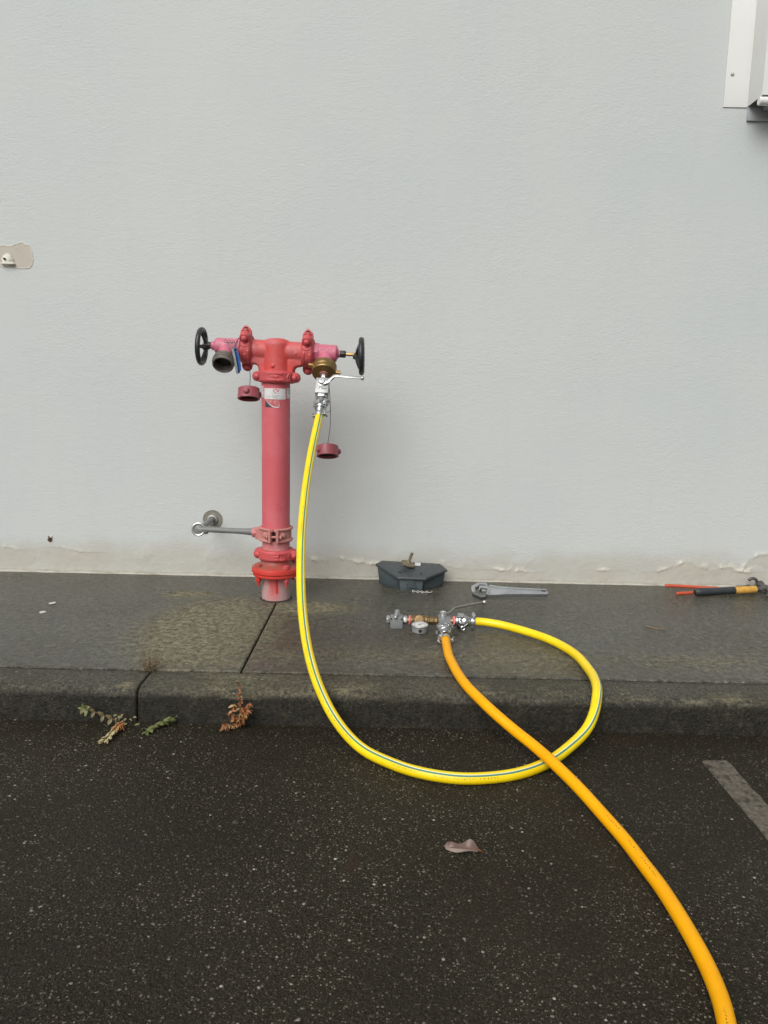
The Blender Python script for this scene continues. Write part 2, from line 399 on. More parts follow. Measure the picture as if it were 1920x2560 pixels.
kb = bpy.data.objects.new('kerb', None); COL.objects.link(kb); struct(kb)
prof = [(-1.1995, -0.12), (-1.1995, -0.006), (-1.204, -0.0008), (-1.23, 0), (-1.27, 0), (-1.302, -0.0003)]
prof += [(-1.3175 - 0.026 * math.sin(a), -0.0285 + 0.028 * math.cos(a)) for a in [R(d) for d in (12, 32, 52, 72, 88)]]
prof += [(-1.3445, -0.052), (-1.3455, -0.07), (-1.3465, -0.09), (-1.348, -0.13)]
def kerb_seg(x0, x1):
    a, b = max(x0, -2.3), min(x1, 2.3)
    xs = [x0] + list(np.linspace(a + 0.003, b - 0.003, 300)) + [x1]
    xs = sorted(set(xs + [x0 + 0.003, x1 - 0.003]))
    def f(x, k):
        y, z = prof[int(k)]
        nn = n3(x, k, 9, 3.0); n2_ = n3(x, k * 0.3, 45, 8.0)
        e = 1.0 if 5 <= k <= 11 else 0.25
        e = 0 if k in (0, len(prof) - 1) else e
        c = 0.0025 if x in (x0, x1) else 0
        return (x, y + (nn * 0.0012 + n2_ * 0.0007) * e + (c if k > 6 else 0), z - abs(nn * 0.001 + n2_ * 0.0006) * e - (c if k <= 9 else 0))
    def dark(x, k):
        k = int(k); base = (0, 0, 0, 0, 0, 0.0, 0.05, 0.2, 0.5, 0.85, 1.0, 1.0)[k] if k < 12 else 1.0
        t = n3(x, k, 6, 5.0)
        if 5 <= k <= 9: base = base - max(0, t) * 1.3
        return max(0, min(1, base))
    def kd(x, k):
        k = int(k); c = -0.08
        c += 0.62 * max(0, 1 - abs(x + 0.42) / 0.42) + 0.22 * max(0, 1 - abs(x - 0.1) / 0.5)
        if 4 <= k <= 8:
            for xc, hw_ in ((0.30, 0.14), (0.50, 0.10), (0.73, 0.09), (-0.745, 0.04), (1.0, 0.3), (-0.1, 0.16)): c += 0.75 * max(0, 1 - abs(x - xc) / hw_) * max(0, 0.45 + 1.5 * n3(x, k * 0.6, 14, 2.0))
        if 5 <= k <= 8 and x > 0.6: c += 0.3 * max(0, n3(x, 0, 8))
        return max(-0.3, min(1, c))
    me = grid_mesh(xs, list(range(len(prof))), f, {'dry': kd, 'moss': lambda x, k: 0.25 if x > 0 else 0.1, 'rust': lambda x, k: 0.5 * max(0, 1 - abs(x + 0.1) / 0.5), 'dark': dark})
    bm = NB(); bm.from_mesh(me)
    for xe in (x0, x1):
        vs = sorted([v for v in bm.verts if abs(v.co.x - xe) < 1e-5], key=lambda v: v.index)
        if len(vs) > 2: bm.faces.new(vs)
    bmesh.ops.recalc_face_normals(bm, faces=bm.faces)
    bm.to_mesh(me); bm.free()
    for q in me.polygons: q.use_smooth = True
    me.set_sharp_from_angle(angle=R(50))
    return link('kerb_segment', me, MK, kb)
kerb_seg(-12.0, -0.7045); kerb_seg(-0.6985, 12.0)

# ------------------------------------------------------------------ wall
LIPS = [[(-.335, .083), (-.29, .075), (-.24, .088), (-.2, .092), (-.15, .082), (-.11, .075), (-.06, .071), (-.02, .069)],
        [(.27, .075), (.30, .066), (.325, .058), (.36, .052)], [(.52, .058), (.56, .050), (.60, .052), (.66, .048)],
        [(1.28, .062), (1.31, .079), (1.345, .093), (1.385, .110), (1.42, .108), (1.445, .094), (1.47, .085), (1.51, .077), (1.54, .078), (1.57, .087), (1.60, .089), (1.625, .076), (1.65, .067), (1.69, .070)],
        [(1.66, .076), (1.668, .105), (1.69, .130), (1.72, .148), (1.76, .156)],
        [(-1.78, .11), (-1.72, .109), (-1.69, .098)], [(-1.47, .112), (-1.40, .098), (-1.33, .094)], [(.05, .065), (.10, .06)], [(1.0, .06), (1.04, .065)]]
SEG = []
for L in LIPS:
    pl = []
    for a, b in zip(L, L[1:]):
        for k in range(6):
            t = k / 6; x = a[0] + (b[0] - a[0]) * t; z = a[1] + (b[1] - a[1]) * t
            pl.append((x, z + 0.006 * n3(x, z, 40)))
    pl.append(L[-1]); SEG += list(zip(pl, pl[1:]))
SA = np.array([s[0] for s in SEG]); SB = np.array([s[1] for s in SEG])
def lip_field(X, Z):
    best = np.full(X.shape, 9.0); sgn = np.zeros(X.shape)
    for a, b in zip(SA, SB):
        d = b - a; L2 = (d ** 2).sum()
        t = np.clip(((X - a[0]) * d[0] + (Z - a[1]) * d[1]) / L2, 0, 1)
        px, pz = a[0] + t * d[0], a[1] + t * d[1]
        dd = np.hypot(X - px, Z - pz); s = Z < pz
        m_ = dd < best; best = np.where(m_, dd, best); sgn = np.where(m_, s, sgn)
    return best, sgn
NX, NZ, X0, X1, ZT = 900, 64, -2.1, 2.1, 0.26
gx = np.linspace(X0, X1, NX); gz = np.linspace(-0.05, ZT, NZ)
GX, GZ = np.meshgrid(gx, gz)
D, S = lip_field(GX, GZ)
NZ1 = np.array([n3(float(a), float(b), 30) for a, b in zip(GX.ravel(), GZ.ravel())]).reshape(GX.shape)
NZ2 = np.array([n3(float(a), float(b), 7, 4.0) for a, b in zip(GX.ravel(), GZ.ravel())]).reshape(GX.shape)
NZ3 = np.array([n3(float(a), float(b), 14, 9.0) for a, b in zip(GX.ravel(), GZ.ravel())]).reshape(GX.shape)
wd = np.where(S > 0.5, 0.0035, 0.010 + 0.008 * np.clip(NZ2 + 0.5, 0, 1.3))
lipv = np.exp(-(D / wd) ** 2) * np.clip(0.75 + NZ1 * 1.3, 0.1, 1.2) * np.clip((NZ3 + 0.22) * 2.6, 0.06, 1.0) * np.where(GX < -1.2, 0.45, 1.0)
barev = np.where((S > 0.5) & (D < 0.1), np.clip(1 - D / 0.1, 0, 1) ** 0.4, 0.0)
fade = np.clip((ZT - GZ) / 0.06, 0, 1) * np.clip((X1 - np.abs(GX)) / 0.1, 0, 1)
blis = np.clip(NZ2 - 0.25, 0, 1) * np.clip(1 - np.abs(GZ - 0.09) / 0.09, 0, 1)
Yd = -(0.0038 * lipv + 0.0035 * blis + 0.0012 * NZ1 * np.clip(1 - GZ / 0.16, 0, 1)) * fade
me = bpy.data.meshes.new('base_band')
me.from_pydata(np.stack([GX.ravel(), Yd.ravel(), GZ.ravel()], 1).tolist(), [], [(j * NX + i, j * NX + i + 1, (j + 1) * NX + i + 1, (j + 1) * NX + i) for j in range(NZ - 1) for i in range(NX - 1)])
for nm, arr in (('lip', np.clip(lipv, 0, 1) * fade), ('bare', barev * fade)):
    a = me.attributes.new(nm, 'FLOAT', 'POINT'); a.data.foreach_set('value', arr.ravel().tolist())
for q in me.polygons: q.use_smooth = True
bm = NB()
def quad(bm, *p): bm.faces.new([bm.verts.new(q) for q in p])
HW = 5.2
quad(bm, (X0, 0, ZT), (X1, 0, ZT), (X1, 0, HW), (X0, 0, HW))
quad(bm, (-12, 0, -0.05), (X0, 0, -0.05), (X0, 0, HW), (-12, 0, HW)); quad(bm, (X1, 0, -0.05), (12, 0, -0.05), (12, 0, HW), (X1, 0, HW))
quad(bm, (-12, 0, HW), (12, 0, HW), (12, 0.25, HW), (-12, 0.25, HW)); quad(bm, (-12, 0.25, -0.05), (-12, 0.25, HW), (12, 0.25, HW), (12, 0.25, -0.05))
quad(bm, (-12, 0, -0.05), (-12, 0, HW), (-12, 0.25, HW), (-12, 0.25, -0.05)); quad(bm, (12, 0, -0.05), (12, 0.25, -0.05), (12, 0.25, HW), (12, 0, HW))
bmesh.ops.remove_doubles(bm, verts=bm.verts, dist=1e-5)
wall = mk('wall', bm, MW)
tag(wall, 'pale grey textured building wall rising behind the wet footpath', 'wall')
link('base_band', me, MW, wall)
# thin skim of mortar along the foot of the wall
MFIL = surf('pale_mortar', (0.50, 0.485, 0.42), (0.30, 0.28, 0.22), 0.85, scale=9, amount=0.7, bumpy=0.6)
bm = NB(); pa = []
for k in range(421):
    x = -2.1 + k * 0.01
    w_ = 0.014 + 0.004 * n3(x, 0, 12); h_ = 0.0075 + 0.0016 * n3(x, 2, 16)
    pa.append([bm.verts.new(q) for q in ((x, -w_, -0.001), (x, -w_ * 0.9, h_ * 0.8), (x, -w_ * 0.45, h_), (x, -0.001, h_ * 0.7))])
for a, b in zip(pa, pa[1:]):
    for j in range(3): bm.faces.new((a[j], b[j], b[j + 1], a[j + 1]))
mk('mortar_fillet', bm, MFIL, wall)

# bare patch with a broken bracket stub, far left
MPATCH = surf('bare_filler', (0.50, 0.455, 0.385), (0.445, 0.425, 0.37), 0.8, scale=8, amount=0.9, bumpy=0.2, bscale=140)
MLIP = surf('paint_edge', (0.66, 0.64, 0.56), (0.5, 0.48, 0.42), 0.7, scale=20)
pp = [(-1.76, 1.445), (-1.70, 1.442), (-1.665, 1.444), (-1.635, 1.441), (-1.618, 1.451), (-1.605, 1.453), (-1.592, 1.459), (-1.578, 1.455), (-1.568, 1.447), (-1.557, 1.449),
      (-1.55, 1.436), (-1.546, 1.41), (-1.545, 1.385), (-1.550, 1.366), (-1.562, 1.353), (-1.578, 1.349), (-1.60, 1.350), (-1.63, 1.353), (-1.66, 1.357), (-1.70, 1.357), (-1.76, 1.36)]
pp2 = []
for a, b in zip(pp, pp[1:] + pp[:1]):
    for k in range(4):
        t = k / 4; x = a[0] + (b[0] - a[0]) * t; z = a[1] + (b[1] - a[1]) * t
        pp2.append((x + 0.0025 * n3(x, z, 90), z + 0.0025 * n3(x, z, 90, 5)))
bm = NB(); M0 = fr((0, 0, 0), (0, -1, 0), (1, 0, 0))
prism(bm, pp2, M0, -0.001, 0.0012)
mk('bare_patch', bm, MPATCH, wall)
bm = NB(); tube(bm, [(x, -0.0005, z) for x, z in pp2[2:-8]], 0.0022, 5)
mk('paint_edge', bm, MLIP, wall)
bm = NB()
lathe(bm, [(0.032, 0), (0.026, 0.004), (0.016, 0.010), (0.008, 0.015), (0.0, 0.016)], fr((-1.652, -0.001, 1.380), (0, -1, -0.15)), 20)
for v in bm.verts: v.co += V((n3(v.co.x, v.co.z, 60), 0, n3(v.co.x, v.co.z, 60, 4) * 0.8)) * 0.006; v.co.z -= max(0, -v.co.y) * 0.15
box(bm, Matrix.Translation((-1.650, -0.010, 1.366)), 0.058, 0.018, 0.007)
stub = fuse('bracket_stub', bm, MLIP, wall, 0.003, 3)
bm = NB(); lathe(bm, [(0.0, 0), (0.0045, 0.0002), (0.0045, 0.012), (0.003, 0.012), (0.003, 0.003), (0, 0.003)], fr((-1.659, -0.0105, 1.384), (0, -1, 0.2)), 12)
mk('anchor_hole', bm, MGAP, stub)
# old fixing in the wall above the kerb side
MRUST = surf('rusty_steel', (0.12, 0.075, 0.045), (0.05, 0.035, 0.025), 0.8, scale=120)
bm = NB()
lathe(bm, [(0.011, 0), (0.010, 0.004), (0.006, 0.008), (0, 0.008)], fr((-1.531, 0, 0.152), (0, -1, 0)), 10)
t = mk('wall_fixing', bm, MRUST, None)
tag(t, 'rusty stub of an old fixing low on the grey wall', 'bolt')
bm = NB(); tube(bm, [(-1.531, -0.006, 0.152), (-1.527, -0.014, 0.162), (-1.530, -0.017, 0.171)], 0.003, 6); mk('bent_pin', bm, MRUST, t)
bm = NB(); lathe(bm, [(0.007, 0), (0.004, 0.006), (0, 0.006)], fr((-1.525, -0.001, 0.165), (0, -1, 0)), 8); mk('plaster_crumb', bm, MLIP, t)

# ------------------------------------------------------------------ white metal cowl on the wall, top right
MWHITE = surf('white_powder_coat', (0.74, 0.745, 0.72), (0.70, 0.70, 0.67), 0.42, scale=3, amount=0.6)
MGREYM = surf('galvanised_grey', (0.42, 0.44, 0.45), (0.33, 0.35, 0.36), 0.5, scale=10)
cowl = thing('wall_cowl', 'white metal cowl fixed high on the wall at the right edge', 'cowl', (1.8, 0, 2.03))
XA, XB, ZB, ZU = 1.483, 2.25, 2.066, 3.15
bm = NB(); box(bm, Matrix.Translation(((1.382 + XA + 0.012) / 2, -0.0025, (ZB - 0.003 + ZU) / 2)), XA + 0.012 - 1.382, 0.004, ZU - ZB + 0.003)
fl = mk('flange', bm, MWHITE, cowl, bev=0.0012)
for z in (2.191, 2.55, 2.9):
    bm = NB(); lathe(bm, [(0.0075, 0), (0.0075, 0.002), (0.006, 0.0045), (0.003, 0.0058), (0, 0.006)], fr((1.408, -0.0046, z), (0, -1, 0)), 14); mk('screw', bm, MGREYM, fl)
bm = NB(); box(bm, Matrix.Translation((XA + 0.0015, -0.0665, (ZB + ZU) / 2)), 0.003, 0.123, ZU - ZB); mk('side_panel', bm, MWHITE, cowl, bev=0.0008)
bm = NB(); box(bm, Matrix.Translation(((XA + XB) / 2, -0.1295, (ZB + 0.002 + ZU) / 2)), XB - XA, 0.003, ZU - ZB - 0.002); mk('front_panel', bm, MWHITE, cowl, bev=0.0012)
bm = NB(); box(bm, Matrix.Translation((XB - 0.0015, -0.0665, (ZB + ZU) / 2)), 0.003, 0.123, ZU - ZB); mk('side_panel', bm, MWHITE, cowl, bev=0.0008)
bm = NB(); box(bm, Matrix.Translation(((XA + XB) / 2, -0.066, ZU + 0.002)), XB - XA + 0.01, 0.135, 0.003); mk('top_panel', bm, MWHITE, cowl)
bm = NB(); Mx = fr((XA - 0.006, -0.118, 2.0485), (1, 0, 0)); lathe(bm, [(0.0, 0), (0.014, 0), (0.0165, 0.003), (0.0165, XB - XA), (0, XB - XA)], Mx, 24); mk('bottom_roll', bm, MWHITE, cowl)
bm = NB(); box(bm, Matrix.Translation(((XA + XB) / 2, -0.066, 2.088)), XB - XA - 0.008, 0.12, 0.003); mk('louvre_floor', bm, MGREYM, cowl)
bm = NB(); box(bm, Matrix.Translation(((XA + XB) / 2 + 0.002, -0.006, 2.037)), XB - XA, 0.01, 0.054); mk('back_flashing', bm, MGREYM, cowl, bev=0.001)
bm = NB(); box(bm, Matrix.Translation(((XA + XB) / 2 + 0.03, -0.05, 2.066)), XB - XA - 0.06, 0.08, 0.035); mk('damper_box', bm, MGREYM, cowl, bev=0.002)

# ------------------------------------------------------------------ red standpipe hydrant
MPIPE = surf('faded_red_pipe', (0.545, 0.100, 0.120), (0.60, 0.145, 0.165), 0.5, scale=5, amount=0.8, speck=(0.36, 0.075, 0.08), bumpy=0.15, bscale=200)
MTEE = surf('red_cast_iron', (0.60, 0.068, 0.058), (0.50, 0.125, 0.13), 0.5, scale=12, amount=0.9, speck=(0.42, 0.07, 0.065), bumpy=0.5, bscale=260)
MCOUP = surf('red_coupling_paint', (0.53, 0.075, 0.08), (0.46, 0.085, 0.095), 0.5, scale=14, amount=0.9, speck=(0.34, 0.055, 0.055), bumpy=0.5, bscale=240)
MFLANGE = surf('bright_red_flange', (0.58, 0.04, 0.028), (0.50, 0.05, 0.04), 0.42, scale=10, amount=0.8, speck=(0.30, 0.05, 0.03), bumpy=0.25, bscale=200)
# dust has settled on the upper face of the flange
_nt = MFLANGE.node_tree; _p = _nt.nodes['Principled BSDF']; _c = _p.inputs['Base Color'].links[0].from_socket; _P = pos(_nt)
put(_nt, _p.inputs['Base Color'], mixc(_nt, mathn(_nt, 'MULTIPLY', ramp(_nt, mathn(_nt, 'ADD', sep(_nt, _P, 2), mathn(_nt, 'MULTIPLY', noi(_nt, _P, 40, 5, 0.7), 0.008)), 0.1405, 0.1475), ramp(_nt, noi(_nt, _P, 30, 5, 0.7), 0.3, 0.6, 0.35, 0.9)), _c, (0.27, 0.10, 0.075)))
MDUSTY = surf('dusty_pink_base', (0.50, 0.225, 0.225), (0.53, 0.13, 0.135), 0.65, scale=9, amount=0.9, speck=(0.33, 0.14, 0.12), bumpy=0.2, bscale=200)
MPINKCL = surf('chalky_pink_clamp', (0.50, 0.19, 0.18), (0.42, 0.20, 0.165), 0.65, scale=18, amount=0.9, speck=(0.30, 0.15, 0.10), bumpy=0.4, bscale=220)
MPINK = surf('pink_valve_paint', (0.56, 0.145, 0.215), (0.52, 0.165, 0.22), 0.42, scale=12, amount=0.7, speck=(0.42, 0.13, 0.16), bumpy=0.2, bscale=240)
MBRONZE = surf('dark_bronze', (0.19, 0.172, 0.148), (0.12, 0.108, 0.095), 0.5, metal=0.35, scale=30, amount=0.9)
MNUT = surf('dark_nut', (0.045, 0.05, 0.048), (0.028, 0.03, 0.03), 0.45, metal=0.4, scale=30)
MWHEEL = surf('black_wheel_paint', (0.020, 0.022, 0.024), (0.032, 0.034, 0.036), 0.38, scale=18, amount=0.8)
MBRASS = surf('old_brass', (0.34, 0.225, 0.085), (0.24, 0.16, 0.07), 0.42, metal=0.85, scale=24, amount=0.8, speck=(0.14, 0.10, 0.05))
MBRASS2 = surf('polished_brass', (0.58, 0.36, 0.14), (0.40, 0.25, 0.10), 0.3, metal=0.95, scale=30, amount=0.8)
MBRASSD = surf('tarnished_brass', (0.23, 0.155, 0.068), (0.14, 0.10, 0.05), 0.45, metal=0.7, scale=34, amount=0.9, speck=(0.09, 0.065, 0.035))
MSTEEL = surf('zinc_steel', (0.56, 0.57, 0.57), (0.42, 0.43, 0.43), 0.32, metal=0.85, scale=20, amount=0.7)
MCHROME = surf('bright_zinc', (0.60, 0.61, 0.60), (0.33, 0.34, 0.35), 0.22, metal=0.95, scale=40, amount=0.9)
MALU = surf('satin_grey_steel', (0.40, 0.405, 0.40), (0.33, 0.335, 0.335), 0.48, metal=0.55, scale=14, amount=0.7)
MCAP = surf('maroon_cap', (0.30, 0.07, 0.085), (0.25, 0.065, 0.075), 0.45, scale=20, amount=0.6)
MCAPIN = surf('cap_inside', (0.10, 0.035, 0.04), (0.06, 0.03, 0.03), 0.7, scale=30)
MWIRE = surf('dark_wire', (0.10, 0.095, 0.085), None, 0.5, metal=0.5)
MCONDUIT = surf('grey_pipe', (0.17, 0.175, 0.175), (0.24, 0.245, 0.24), 0.5, scale=20, amount=0.7, speck=(0.08, 0.08, 0.078))
MSTICK = surf('white_sticker', (0.66, 0.67, 0.67), (0.60, 0.60, 0.59), 0.35, scale=40, amount=0.4)
MRED = surf('sticker_red', (0.60, 0.025, 0.06), None, 0.4)
MGREY = surf('sticker_grey', (0.22, 0.22, 0.23), None, 0.5)
MBLK = surf('sticker_black', (0.05, 0.05, 0.055), None, 0.5)
MBLUE = surf('blue_plastic', (0.025, 0.11, 0.36), (0.02, 0.085, 0.30), 0.35, scale=30)
MBASEGAP = surf('gap_fill_and_shade', (0.025, 0.022, 0.02), (0.05, 0.045, 0.038), 0.7, scale=60)  # one dark colour for filler and shade in the gap round the pipe

PC = V((-0.4405, -0.361, 0))
hyd = thing('standpipe_hydrant', 'red standpipe hydrant with two pink valves and black handwheels by the wall', 'hydrant', (PC.x, PC.y, 0))
UP = (0, 0, 1)
bm = NB(); lathe(bm, [(0.0565, 0.25), (0.0565, 0.90)], fr(PC, UP), 64); riser = mk('riser_pipe', bm, MPIPE, hyd)
bm = NB(); lathe(bm, [(0.056, 0.15), (0.056, 0.255)], fr(PC, UP), 56); mk('lower_pipe', bm, MDUSTY, hyd)
# base piece with a run of fresh red paint
m, nt, p = mat('faded_base_paint')
P = pos(nt)
dx = mathn(nt, 'SUBTRACT', sep(nt, P, 0), PC.x - 0.002)
core = mathn(nt, 'ADD', mathn(nt, 'ABSOLUTE', dx), mathn(nt, 'MULTIPLY', mathn(nt, 'SUBTRACT', noi(nt, P, 28, 5, 0.7), 0.5), 0.05))
red = mathn(nt, 'MULTIPLY', ramp(nt, core, 0.004, 0.038, 1.0, 0.0), ramp(nt, mathn(nt, 'ADD', sep(nt, P, 2), mathn(nt, 'MULTIPLY', noi(nt, P, 40, 4), 0.03)), 0.0, 0.085, 0.25, 1.0))
drip = mathn(nt, 'MULTIPLY', ramp(nt, mathn(nt, 'ABSOLUTE', mathn(nt, 'SUBTRACT', dx, 0.014)), 0.0035, 0.0055, 1.0, 0.0), ramp(nt, sep(nt, P, 2), 0.030, 0.036))
c = mixc(nt, red, mixc(nt, noi(nt, P, 30, 5, 0.7), (0.50, 0.27, 0.27), (0.42, 0.30, 0.285)), (0.54, 0.09, 0.095))
c = mixc(nt, drip, c, (0.46, 0.03, 0.028))
c = mixc(nt, mathn(nt, 'MULTIPLY', ramp(nt, noi(nt, P, 130, 4, 0.7), 0.62, 0.70), 0.8), c, (0.16, 0.07, 0.05))
put(nt, p.inputs['Base Color'], c); p.inputs['Roughness'].default_value = 0.6
bm = NB(); lathe(bm, [(0.0585, -0.03), (0.0585, 0.11)], fr(PC, UP), 56); mk('base_pipe', bm, m, hyd)
bm = NB()
ra, rb = [], []
for k in range(48):
    a = 2 * math.pi * k / 48
    r1 = 0.0675 + 0.0022 * n3(math.cos(a), math.sin(a), 3)
    ra.append(bm.verts.new((PC.x + 0.0575 * math.cos(a), PC.y + 0.0575 * math.sin(a), 0.004 + 0.003 * n3(math.cos(a), math.sin(a), 6))))
    rb.append(bm.verts.new((PC.x + r1 * math.cos(a), PC.y + r1 * math.sin(a), 0.0012)))
for k in range(48): bm.faces.new((ra[k], rb[k], rb[(k + 1) % 48], ra[(k + 1) % 48]))
mk('base_gap_shade', bm, MBASEGAP, hyd)  # dark ring painting the shaded, partly filled crevice round the base

# flange pair
bm = NB(); lathe(bm, [(0.056, 0.168), (0.0615, 0.166), (0.065, 0.153), (0.074, 0.1455), (0.092, 0.1415), (0.0980, 0.137), (0.0995, 0.132), (0.0995, 0.1195), (0.097, 0.117), (0.056, 0.117)], fr(PC, UP), 72, False, False)
f1 = mk('flange', bm, MFLANGE, hyd, sharp=30)
bm = NB(); lathe(bm, [(0.056, 0.1155), (0.0935, 0.1155), (0.0955, 0.1135), (0.0955, 0.1055), (0.093, 0.1025), (0.056, 0.1025)], fr(PC + V((0.001, -0.001, 0)), UP), 72, False, False)
f2 = mk('flange', bm, MFLANGE, hyd, sharp=30)
for k in range(4):
    a = R(-52 - 90 * k); q = PC + V((0.081 * math.cos(a), 0.081 * math.sin(a), 0))
    bm = NB(); lathe(bm, [(0, 0.066), (0.0055, 0.066), (0.0062, 0.068), (0.0062, 0.078), (0.0085, 0.079), (0.0085, 0.084), (0.0122, 0.085), (0.0128, 0.0865), (0.0128, 0.0985), (0.012, 0.1035), (0.007, 0.104), (0.007, 0.138), (0.0165, 0.1425), (0.0165, 0.1445), (0.0140, 0.145), (0.0138, 0.1535), (0.0115, 0.1555), (0, 0.1555)], fr(q, UP, (math.cos(a * 3), math.sin(a * 3), 0)), 8)
    mk('flange_bolt', bm, MFLANGE if k % 3 else MCOUP, f1 if k % 2 else f2)

# grooved pipe couplings
def coupling(c, a, e, f, r0, R1, w, ear, mtl, letters=True, nick=0.0):
    c, a, e, f = V(c), V(a).normalized(), V(e).normalized(), V(f).normalized()
    bm = NB()
    h = w / 2
    lathe(bm, [(r0 - 0.002, -h), (R1 - 0.006, -h), (R1, -h + 0.007), (R1, h - 0.007), (R1 - 0.006, h), (r0 - 0.002, h), (r0 - 0.002, -h)], fr(c, a), 56, False, False)
    for s in (-1, 1):
        for g in (-1, 1):
            # bolt pads: rounded, tapering outward
            o = c + e * (s * (ear - h * 0.8)) + f * (g * 0.005)
            M_ = fr(o, f * g, a)
            lathe(bm, [(h * 0.86, 0), (h * 0.86, 0.020), (h * 0.72, 0.025), (0, 0.025)], M_, 24)
            x0, x1 = r0 * 0.9, ear - h * 0.8; box(bm, fr(c + e * (s * (x0 + x1) / 2) + f * (g * 0.0175), f, e), x1 - x0, w * 0.84, 0.025)
    if letters:
        rr = random.Random(int(c.x * 1000) + int(c.z * 999))
        for row, n in ((0.28, 9), (0.02, 4), (-0.26, 10)):
            for k in range(n):
                ang = (k - (n - 1) / 2) * 0.105 + rr.uniform(-.01, .01)
                o = c + (f * math.cos(ang) + e * math.sin(ang)) * (R1 + 0.0005) + a * (row * w)
                box(bm, fr(o, f * math.cos(ang) + e * math.sin(ang), a), rr.uniform(0.006, 0.009), rr.uniform(0.003, 0.006), 0.003)
        for s in (-1, 1):
            for k in range(2):
                for g in (-1, 1):
                    ang = s * (0.78 + k * 0.13); o = c + (f * math.cos(ang) + e * math.sin(ang)) * (R1 + 0.0003) + a * (g * w * 0.17)
                    box(bm, fr(o, f * math.cos(ang) + e * math.sin(ang), (a + e * (0.6 * s * g)).normalized()), w * 0.42, 0.0035, 0.004)
    o = fuse('coupling', bm, mtl, hyd, 0.0018, 1)
    for s in (-1, 1):
        q = c + e * (s * (ear - h * 0.8))
        bm = NB(); lathe(bm, [(0, -0.046), (0.0062, -0.046), (0.0062, -0.041), (0.011, -0.040), (0.011, -0.028), (0.0062, -0.027), (0.0062, 0.028), (0.0125, 0.029), (0.0125, 0.032), (0.0108, 0.038), (0.007, 0.0415), (0, 0.0425)], fr(q, f), 18)
        mk('bolt', bm, mtl, o)
    return o
# lower coupling over the flange, upper coupling under the tee
coupling(PC + V((0.001, 0, 0.190)), (0.01, 0, 1), (1, -0.10, 0), (0.10, -1, 0), 0.057, 0.0745, 0.044, 0.092, MCOUP)
TILT = 0.040
ax = V((math.cos(TILT), -0.02, -math.sin(TILT))).normalized()
upv = V((0, 0, 1)); upv = (upv - ax * upv.dot(ax)).normalized(); fwd = ax.cross(upv) * 1.0
if fwd.y > 0: fwd = -fwd
coupling(PC + V((0.003, 0, 0.905)), (0.025, 0, 1), (1, -0.02, -0.025), (0.02, -1, 0), 0.057, 0.0735, 0.047, 0.0925, MCOUP)

# tee
TC = V((-0.4365, -0.361, 1.006))
def on(u, v=0.0, w=0.0): return TC + ax * u + upv * v + fwd * w
bm = NB()
lathe(bm, [(0.0405, -0.125), (0.0405, 0.130)], fr(TC, ax), 48)
lathe(bm, [(0.0545, -0.092), (0.0545, 0.028), (0.045, 0.042), (0.028, 0.0485), (0, 0.0495)], fr(TC, UP), 48)
for s in (-1, 1):
    for k in range(9):   # swept fillets between run and branch
        t = R(90 * k / 8); c0 = TC + ax * (s * (0.0545 + 0.032)) + V((0, 0, -0.0405 - 0.032))
        q = c0 + V((-s * math.cos(t) * 0.044, 0, math.sin(t) * 0.044))
        lathe(bm, [(0, -0.03), (0.024, -0.028), (0.030, -0.012), (0.030, 0.012), (0.024, 0.028), (0, 0.03)], fr(q, (0, 1, 0)), 16)
for (u, v, w, r) in ((-.075, .018, .036, .004), (.082, -.004, .040, .0035), (.078, -.009, .040, .003), (-.005, -.06, .056, .006), (.03, -.085, .05, .005), (-.095, .03, .025, .004)):
    ball(bm, on(u, v, w), r)
tee = fuse('tee', bm, MTEE, hyd, 0.0026, 6)
for u in (-0.118, 0.124):
    ee = (upv * math.cos(R(33)) + fwd * math.sin(R(33))); ff = (fwd * math.cos(R(33)) - upv * math.sin(R(33)))
    cp = coupling(on(u), ax, ee, ff, 0.0405, 0.056, 0.047, 0.084, MCOUP)
    # peaked rear pad; a dark plate paints the shade of its bolt recess
    bm = NB(); q = on(u) + ee * 0.062 - ff * 0.010
    prism(bm, [(-0.021, -0.01), (0.021, -0.01), (0.020, 0.010), (0.010, 0.026), (0.003, 0.031), (-0.003, 0.031), (-0.010, 0.026), (-0.020, 0.010)], fr(q, fwd * 0.85 + upv * 0.2, ax), -0.012, 0.012); mk('rear_pad', bm, MCOUP, cp, bev=0.0011)
    bm = NB(); prism(bm, [(-0.009, -0.006), (0.009, -0.006), (0.010, 0.008), (0.005, 0.015), (-0.005, 0.015), (-0.010, 0.008)], fr(q + upv * 0.0085, fwd * 0.85 + upv * 0.2, ax), 0.011, 0.0129); pw = mk('bolt_recess_shade', bm, MGAP, cp)
    bm = NB(); lathe(bm, [(0, 0), (0.0045, 0), (0.0045, 0.017), (0, 0.017)], fr(q + upv * 0.003 + fwd * 0.0135, upv), 10); mk('bolt_shank', bm, MPINKCL, cp)

